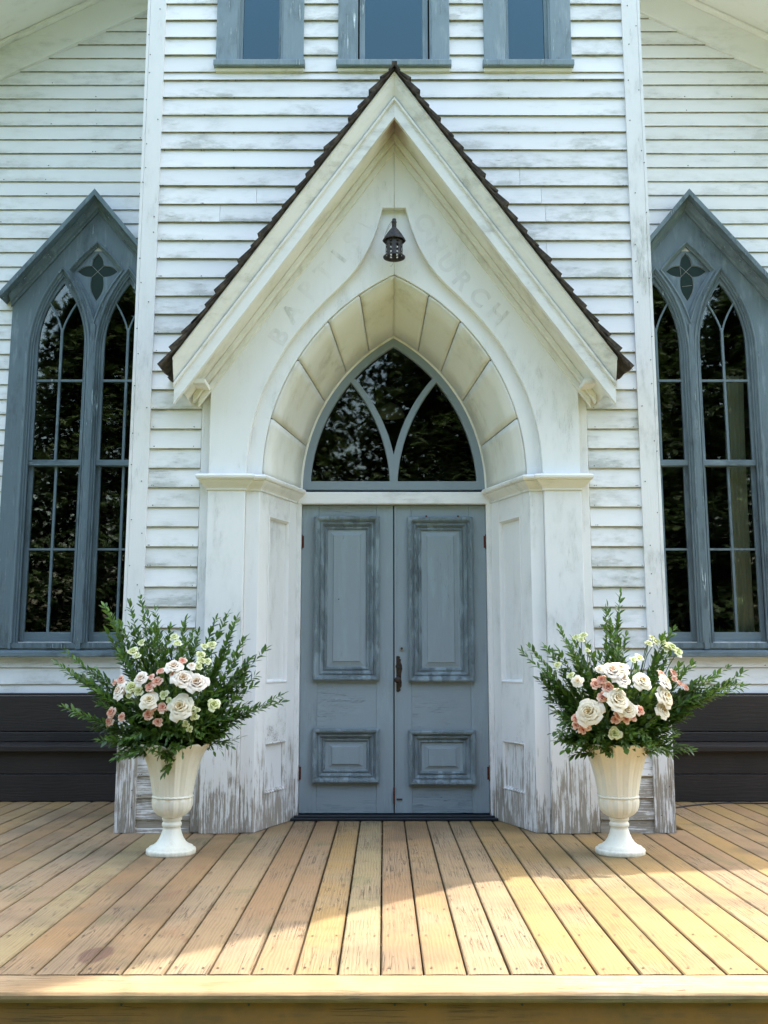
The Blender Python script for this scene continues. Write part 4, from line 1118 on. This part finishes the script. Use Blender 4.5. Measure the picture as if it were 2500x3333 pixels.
def rose_mesh(name, mat, seed, openness=.8, npet=26):
    """whorled cup: inner petals stand up and wrap each other, outer ones open and roll back at the rim"""
    rnd = random.Random(seed); vs = []; fs = []; tone = []
    for i in range(npet):
        t = i / (npet - 1); ang = i * 2.399 + rnd.uniform(-.2, .2)
        r0 = .03 + .22 * t                                     # where the petal leaves the base
        r1 = .05 + (.78 * t ** 1.15) * openness + .10 * t      # radius of its rim
        zt = .50 - .42 * t ** 1.6 * openness + rnd.uniform(-.03, .03) - (.10 if t < .12 else 0)   # height of its rim
        half = (1.25 - .55 * t) * rnd.uniform(.9, 1.1)         # half angle it covers
        roll = .02 + .13 * t * rnd.uniform(.6, 1.3); nu, nv = 8, 6; k0 = len(vs)
        for a in range(nv + 1):
            q = a / nv
            for b in range(nu + 1):
                e = b / nu * 2 - 1
                wid = half * (.55 + .45 * math.sin(math.pi * min(1, .15 + .75 * q)))
                th2 = ang + e * wid * (1 - .25 * max(0, q - .8) / .2 * abs(e) ** 2)
                rad = r0 + (r1 - r0) * (q ** .75) + (roll if q > .8 else 0) * ((q - .8) / .2) + .03 * e * e * (1 if b > nu / 2 else -1) * t
                z = -.35 + (zt + .35) * math.sin(q * math.pi / 2) ** .9 - (roll * 1.1) * max(0, (q - .72) / .28) ** 2 - .10 * (abs(e) ** 2.2) * q + .018 * math.sin(e * 9 + i * 2) * q
                vs.append((math.cos(th2) * rad, math.sin(th2) * rad, z)); tone.append(min(1, .05 + .62 * t + .38 * q * (.35 + .65 * t)))
        for a in range(nv):
            for b in range(nu):
                p = k0 + a * (nu + 1) + b; fs.append((p, p + 1, p + nu + 2, p + nu + 1))
    mb = MB().add(vs, fs, True); me = mb.mesh(name, mat)
    at = me.attributes.new('tone', 'FLOAT', 'POINT'); at.data.foreach_set('value', tone)
    mr = max(math.hypot(v[0], v[1]) for v in vs); me.transform(Matrix.Scale(1 / mr, 4)); return me
ROSES = {'c': [rose_mesh('garden_rose', m_cream, i, .95, 30) for i in range(3)], 'b': [rose_mesh('garden_rose', m_blush, 10 + i, .75, 26) for i in range(3)],
         'p': [rose_mesh('spray_rose', m_pink, 20 + i, .62, 18) for i in range(3)], 'l': [rose_mesh('spray_rose', m_lime, 30 + i, .85, 16) for i in range(3)]}

def branch_mesh(p0, p1, sag, n_leaf, leaf, rnd, start=.12, wide=1.0):
    """a stem from p0 to p1 with alternate lance-shaped leaves"""
    p0 = Vector(p0); p1 = Vector(p1); d = p1 - p0; L = d.length
    side = d.cross(Vector((0, 0, 1))); side = side.normalized() if side.length > 1e-4 else Vector((1, 0, 0))
    wob = rnd.uniform(-.075, .075) * L; wob2 = rnd.uniform(0, 6)
    def C(t): return p0 + d * t + Vector((0, 0, 1)) * (sag * 4 * t * (1 - t)) + side * (math.sin(t * 3 + wob2) * wob) 
    N = 10; mb = MB(); mb.tube([C(i / N) for i in range(N + 1)], [.0022 * (1 - .7 * i / N) for i in range(N + 1)], 4, caps=False)
    tone = [.5] * len(mb.v)
    for i in range(n_leaf):
        t = start + (1 - start) * (i + .5) / n_leaf + rnd.uniform(-.01, .01); t = min(t, .995)
        p = C(t); dr = (C(min(1, t + .02)) - C(t - .02)).normalized()
        a = i * 2.4 + rnd.uniform(-.5, .5)
        o1 = dr.orthogonal().normalized(); o2 = dr.cross(o1)
        out = (o1 * math.cos(a) + o2 * math.sin(a))
        ld = (dr * rnd.uniform(.65, 1.15) + out * rnd.uniform(.55, .95)).normalized()
        if i >= n_leaf - 1: ld = dr
        ll = leaf * rnd.uniform(.7, 1.15) * (1 - .35 * t); lw = ll * wide * rnd.uniform(.17, .25)
        wd = ld.cross(Vector((rnd.uniform(-.5, .5), rnd.uniform(-.7, .3), 1))).normalized(); nr = wd.cross(ld).normalized()
        k0 = len(mb.v); vs = []
        prof = [(0, .06), (.22, .8), (.5, 1.0), (.78, .62), (1.0, 0)]
        bend = rnd.uniform(-.05, .22)
        for q, wv in prof:
            c_ = p + ld * ll * q - nr * (bend * ll * q * q)
            if wv == 0: vs.append(c_)
            else:
                vs += [c_ - wd * lw * wv + nr * lw * .28 * wv, c_, c_ + wd * lw * wv + nr * lw * .28 * wv]
        fs = []
        for r_ in range(3):
            b0 = r_ * 3; fs += [(b0, b0 + 1, b0 + 4, b0 + 3), (b0 + 1, b0 + 2, b0 + 5, b0 + 4)]
        fs += [(9, 10, 12), (10, 11, 12)]
        mb.add(vs, fs, True); tn = rnd.random() ** 1.3 * (.55 + .45 * t); tone += [tn] * len(vs)
    me = mb.mesh('foliage_branch', m_leaf); at = me.attributes.new('tone', 'FLOAT', 'POINT'); at.data.foreach_set('value', tone)
    return me

def arrangement(X, Yb, label, org, scl, roses, tips, seed):
    rnd = random.Random(seed)
    root = empty('flower_arrangement', label, 'flowers', (X, Yb, .56), group='rose arrangements in the urns')
    RT = Vector((X, Yb, .56)); inv = lambda p: Vector(p) - RT
    core = W(org[0] + 0, org[1], Yb)
    def P(x, y, Y): return W(org[0] + x / scl, org[1] + y / scl, Y)
    mouth = Vector((X, Yb, .50))
    # main branches to the tips seen in the photograph
    for (x, y, dy) in tips:
        t = P(x, y, Yb + dy); d = t - mouth
        st = mouth + Vector((rnd.uniform(-.05, .05), rnd.uniform(-.05, .05), .02)); L = (t - st).length
        for rep in range(3):
            tt = t + (Vector((rnd.gauss(0, .035), rnd.gauss(0, .05), rnd.gauss(0, .035))) if rep else Vector((0, 0, 0)))
            if rep: tt = st.lerp(tt, rnd.uniform(.72, .95))
            link(bpy.data.objects.new('foliage_branch', branch_mesh(inv(st), inv(tt), rnd.uniform(.0, .05) * (1 if d.z < .5 else .3), int(16 + L * 54), .068, rnd, .28)), root)
    # filling sprays all round
    cz = .80
    for i in range(180):
        a = rnd.uniform(0, 2 * math.pi); el = rnd.uniform(-.25, 1.45); rr_ = rnd.uniform(.22, .33) * (1.12 if el > .6 else 1)
        dirv = Vector((math.cos(a) * math.cos(el) * 1.05, math.sin(a) * math.cos(el) * .85, math.sin(el)))
        t = mouth + Vector((0, 0, .14)) + dirv * rr_ * 1.12
        t.z = max(t.z, .53 + rnd.uniform(-.06, .05))
        st = mouth + Vector((rnd.uniform(-.1, .1), rnd.uniform(-.1, .1), rnd.uniform(.05, .14)))
        link(bpy.data.objects.new('foliage_branch', branch_mesh(inv(st), inv(t), rnd.uniform(-.03, .06), 15, rnd.choice((.056, .066, .05)), rnd, .12, rnd.choice((.9, 1.1, 1.75)))), root)
    # collar that droops over the rim
    for i in range(34):
        a = 2 * math.pi * i / 34 + rnd.uniform(-.1, .1); r1 = rnd.uniform(.20, .30)
        st = Vector((X + math.cos(a) * .10, Yb + math.sin(a) * .10, .60)); t = Vector((X + math.cos(a) * r1, Yb + math.sin(a) * r1, rnd.uniform(.53, .64)))
        link(bpy.data.objects.new('foliage_branch', branch_mesh(inv(st), inv(t), .05, 11, .045, rnd, .2)), root)
    stems = MB()
    cpx = P(0, 0, Yb)
    for (x, y, r, kind) in roses:
        q = P(x, y, Yb); dx, dz = q.x - X, q.z - .84
        rad = math.hypot(dx, dz) / .40; dy = -.30 * math.sqrt(max(.03, 1 - rad * rad)) if rad < 1 else -.06
        if kind in 'cb': dy -= .02
        q = P(x, y, Yb + dy); rr_ = r / scl / F * (5.4 + dy) * (1.46 if kind in 'cb' else 1.46)
        me = ROSES[kind][rnd.randrange(3)]
        o = bpy.data.objects.new(me.name.split('.')[0], me); link(o, root)
        face = Vector((dx * .9 + rnd.uniform(-.12, .12), -.42 + rnd.uniform(-.1, .1), max(-.1, dz * .8) + .22)).normalized()
        o.location = inv(q); o.rotation_mode = 'QUATERNION'; o.rotation_quaternion = face.to_track_quat('Z', 'Y') @ Matrix.Rotation(rnd.uniform(0, 6.28), 3, 'Z').to_quaternion()
        o.scale = (rr_, rr_, rr_ * .9)
        stems.tube([inv(q) - face * rr_ * .2, inv(q) - face * (rr_ + .05) - Vector((0, 0, .02)), inv(mouth + Vector((dx * .2, 0, .05)))], .0025, 5)
    stems.build('rose_stems', m_stem, root, kind='stuff')
    # floral foam hidden in the mouth
    MB().grid([[(math.cos(2 * math.pi * k / 20) * r, math.sin(2 * math.pi * k / 20) * r, z) for k in range(20)] for r, z in ((.11, -.10), (.13, -.03), (.10, .03), (.001, .05))], closed_u=True).build('floral_foam', m_stem, root)
rosesL = [(455, 755, 58, 'b'), (895, 670, 65, 'b'), (990, 700, 68, 'b'), (880, 865, 78, 'c'), (830, 585, 52, 'b'), (660, 820, 56, 'c'), (605, 668, 46, 'b'),
          (665, 725, 32, 'p'), (715, 690, 34, 'p'), (675, 658, 24, 'p'), (755, 870, 34, 'p'), (690, 868, 26, 'p'), (655, 918, 34, 'p'), (720, 970, 28, 'p'), (395, 905, 32, 'p'), (385, 965, 36, 'p'), (470, 935, 26, 'p'), (465, 675, 30, 'p'), (420, 695, 20, 'p'), (740, 615, 26, 'p'), (830, 640, 24, 'p'), (890, 545, 28, 'p'),
          (545, 475, 36, 'l'), (605, 412, 26, 'l'), (835, 375, 29, 'l'), (855, 420, 30, 'l'), (1045, 440, 25, 'l'), (1095, 430, 31, 'l'), (1018, 500, 29, 'l'), (1022, 540, 29, 'l'), (1065, 545, 26, 'l'), (1000, 580, 29, 'l'), (535, 725, 40, 'l'), (585, 755, 34, 'l'), (520, 780, 27, 'l'), (1110, 850, 40, 'l'), (975, 930, 27, 'l'), (915, 985, 24, 'l'), (945, 1020, 21, 'l'), (960, 870, 21, 'l'), (995, 885, 17, 'l'), (800, 820, 23, 'l'), (760, 780, 31, 'l'), (955, 580, 29, 'b'), (575, 505, 24, 'l')]
rosesR = [(495, 870, 78, 'c'), (680, 780, 74, 'c'), (750, 850, 54, 'c'), (710, 650, 54, 'b'), (650, 590, 60, 'b'), (700, 580, 52, 'c'), (1005, 765, 66, 'c'), (990, 860, 50, 'c'), (1000, 665, 50, 'b'), (850, 660, 56, 'c'), (415, 660, 36, 'c'), (565, 575, 28, 'c'),
          (535, 680, 33, 'p'), (578, 650, 31, 'p'), (620, 703, 35, 'p'), (580, 765, 35, 'p'), (410, 910, 31, 'p'), (475, 947, 37, 'p'), (450, 985, 26, 'p'), (410, 955, 26, 'p'), (695, 885, 31, 'p'), (670, 918, 27, 'p'), (740, 915, 27, 'p'), (785, 905, 25, 'p'), (833, 857, 31, 'p'), (1060, 605, 28, 'p'), (1062, 640, 24, 'p'), (1105, 675, 22, 'p'), (1140, 700, 25, 'p'), (975, 610, 25, 'p'),
          (405, 362, 25, 'l'), (455, 350, 27, 'l'), (440, 378, 21, 'l'), (895, 405, 27, 'l'), (940, 390, 31, 'l'), (990, 400, 31, 'l'), (1050, 430, 37, 'l'), (1090, 460, 35, 'l'), (1010, 440, 24, 'l'), (665, 1010, 40, 'l'), (830, 500, 30, 'l'), (790, 515, 23, 'l'), (280, 550, 24, 'l'), (480, 450, 18, 'l'), (915, 362, 19, 'l'), (370, 620, 24, 'l')]
tipsL = [(590, 75, .05), (315, 150, .0), (1270, 240, .0), (1135, 240, .05), (945, 250, .05), (830, 305, 0), (515, 285, .0), (1475, 460, 0), (1600, 775, -.05), (1350, 840, -.1), (1295, 990, -.12), (1200, 1050, -.12), (15, 560, 0), (65, 470, .05), (45, 860, -.05), (295, 1095, -.1), (425, 1220, -.15), (735, 1200, -.25), (560, 1180, -.2), (1410, 640, 0), (1340, 380, 0), (210, 600, 0), (470, 270, 0), (700, 180, 0), (1000, 340, -.1), (300, 760, -.1), (840, 1150, -.25), (1100, 560, -.1), (1380, 520, .1)]
tipsR = [(640, 60, .05), (625, 150, .0), (40, 450, 0), (285, 300, 0), (90, 430, .05), (1065, 300, -.05), (1560, 600, -.05), (1180, 1110, -.12), (1210, 780, -.1), (275, 1000, -.12), (290, 1060, -.12), (250, 860, -.05), (215, 780, 0), (150, 650, 0), (375, 1110, -.15), (590, 1085, -.22), (930, 1100, -.2), (780, 1010, -.3), (1000, 340, -.1), (750, 340, -.1), (700, 420, -.1), (480, 400, -.1), (1540, 690, -.05), (1440, 560, 0), (1200, 540, -.05), (1090, 1000, -.15), (200, 420, 0), (380, 380, -.1), (1100, 560, -.15), (1350, 620, -.1)]
arrangement(XL, YL_, 'white and pink roses with long green sprays, in the left urn', (180, 1900), 2.1545, rosesL, tipsL, 3)
arrangement(XR, YR_, 'cream and coral roses with bright green sprays, in the right urn', (1680, 1900), 2.0738, rosesR, tipsR, 5)

# ---- inner curtains and shutter seen through the right side window
cu = MB(); 
for (xa, xb, nf) in ((2.93, 3.10, 4),):
    rows = []
    for j in range(7):
        z = 1.2 + 2.3 * j / 6
        rows.append([(xa + (xb - xa) * i / 24 + .03 * (j / 6) ** 3, 1.47 + .018 * math.sin(i / 24 * nf * 2 * math.pi), z) for i in range(25)])
    cu.grid(rows)
co = cu.build('curtain', m_curt); co['label'] = 'pale curtain hanging inside the right edge of the right gothic window'; co['category'] = 'curtain'

# ---- trees on the far side of the lawn (seen mirrored in the glass)
def treeleaf(name, a, b):
    m = Mat(name); v = m.coords(); at = m.n('Attribute'); at.attribute_name = 'tone'
    c = m.mix(at.outputs['Fac'], a, b); m.color(c); m.rough(.6)
    tr = m.n('BsdfTranslucent'); m.l(c, tr.inputs[0]); mx = m.n('MixShader'); mx.inputs[0].default_value = .3
    m.l(m.bs.outputs[0], mx.inputs[1]); m.l(tr.outputs[0], mx.inputs[2]); m.l(mx.outputs[0], m.out.inputs[0]); return m.m
m_ced = treeleaf('cedar_spray', (.020, .038, .010), (.062, .095, .020)); m_bark = flat('tree_bark', (.09, .07, .055), .9, 0, .1, .01, 20)
CROWNS = {}
def tree(x, y, h, rad, label, seed, n=34000, low=.1):
    rnd = random.Random(seed); t = empty('cedar_tree', label, 'tree', (x, y, GZ - .05), group='evergreens across the lawn')
    m = MB(); m.tube([(0, 0, 0), (.1, 0, h * .4), (0, .1, h * .97)], [.22, .14, .02], 8)
    for i in range(26):
        z = low + (h - low - .6) * (i + .5) / 26; a = i * 2.4; L = rad * (1 - (z - low) / (h - low)) ** .75 * .9
        m.tube([(0, 0, z), (math.cos(a) * L * .5, math.sin(a) * L * .5, z + .1), (math.cos(a) * L, math.sin(a) * L, z - .15)], [.05, .03, .01], 5)
    m.build('trunk', m_bark, t)
    q3 = seed % 3
    if q3 not in CROWNS:
        H, RD = 12.0, 3.1; vs = []; fs = []; tone = []
        for i in range(n):
            q = rnd.random() ** .85; z = low + (H - low) * q; Rm = RD * (1 - q) ** .5 + .15
            a = rnd.uniform(0, 6.283); bump_ = 1 + .22 * math.sin(a * 5 + z * 2.2) + .15 * math.sin(z * 6 + a) + .12 * math.sin(a * 13 + z * 9)
            r = Rm * bump_ * (rnd.uniform(.12, 1.0) ** .6); c = Vector((math.cos(a) * r, math.sin(a) * r, z - .12 * r))
            o = Vector((math.cos(a), math.sin(a), rnd.uniform(-.8, .3))).normalized(); s2 = o.cross(Vector((0, 0, 1))).normalized(); s2 = (s2 + Vector((0, 0, rnd.uniform(-.8, .8)))).normalized()
            L = rnd.uniform(.09, .21); w2 = L * .26; tn = min(1, max(0, (r / (Rm * 1.2)) * rnd.uniform(.3, 1.25)))
            up = o.cross(s2).normalized()
            for sgn in (-1, 0, 1):
                d = (o + s2 * sgn * .8).normalized(); wv = d.cross(up).normalized(); k1 = len(vs)
                vs += [c, c + d * L * .5 + wv * w2, c + d * L, c + d * L * .5 - wv * w2]; fs.append((k1, k1 + 1, k1 + 2, k1 + 3)); tone += [tn] * 4
        me = MB().add(vs, fs).mesh('crown', m_ced); at = me.attributes.new('tone', 'FLOAT', 'POINT'); at.data.foreach_set('value', tone); CROWNS[q3] = me
    o = bpy.data.objects.new('crown', CROWNS[q3]); link(o, t); o.scale = (rad / 3.1, rad / 3.1, h / 12.0); o.rotation_euler = (0, 0, seed * 1.3)
spec = [(-12.0, -16, 11.5, 3.2), (-7.4, -15.5, 12.0, 3.0), (-2.9, -17, 12.6, 3.1), (1.5, -16, 11.6, 3.0), (6.0, -17, 12.4, 3.1), (10.2, -16, 12.6, 3.2), (-16.5, -15, 10.5, 3.3), (15.5, -17, 10.0, 3.3), (-5.2, -20.5, 13.6, 3.5), (3.9, -21, 13.4, 3.6), (8.4, -21, 14.2, 3.6)]
ords = ['far left', 'second from the left', 'left of centre', 'centre', 'right of centre', 'second from the right', 'outermost left', 'outermost right', 'tall back left', 'tall back right', 'tallest back right']
for i, (x, y, h, r_) in enumerate(spec): tree(x, y, h, r_, 'dense evergreen across the lawn facing the church, ' + ords[i], 40 + i)
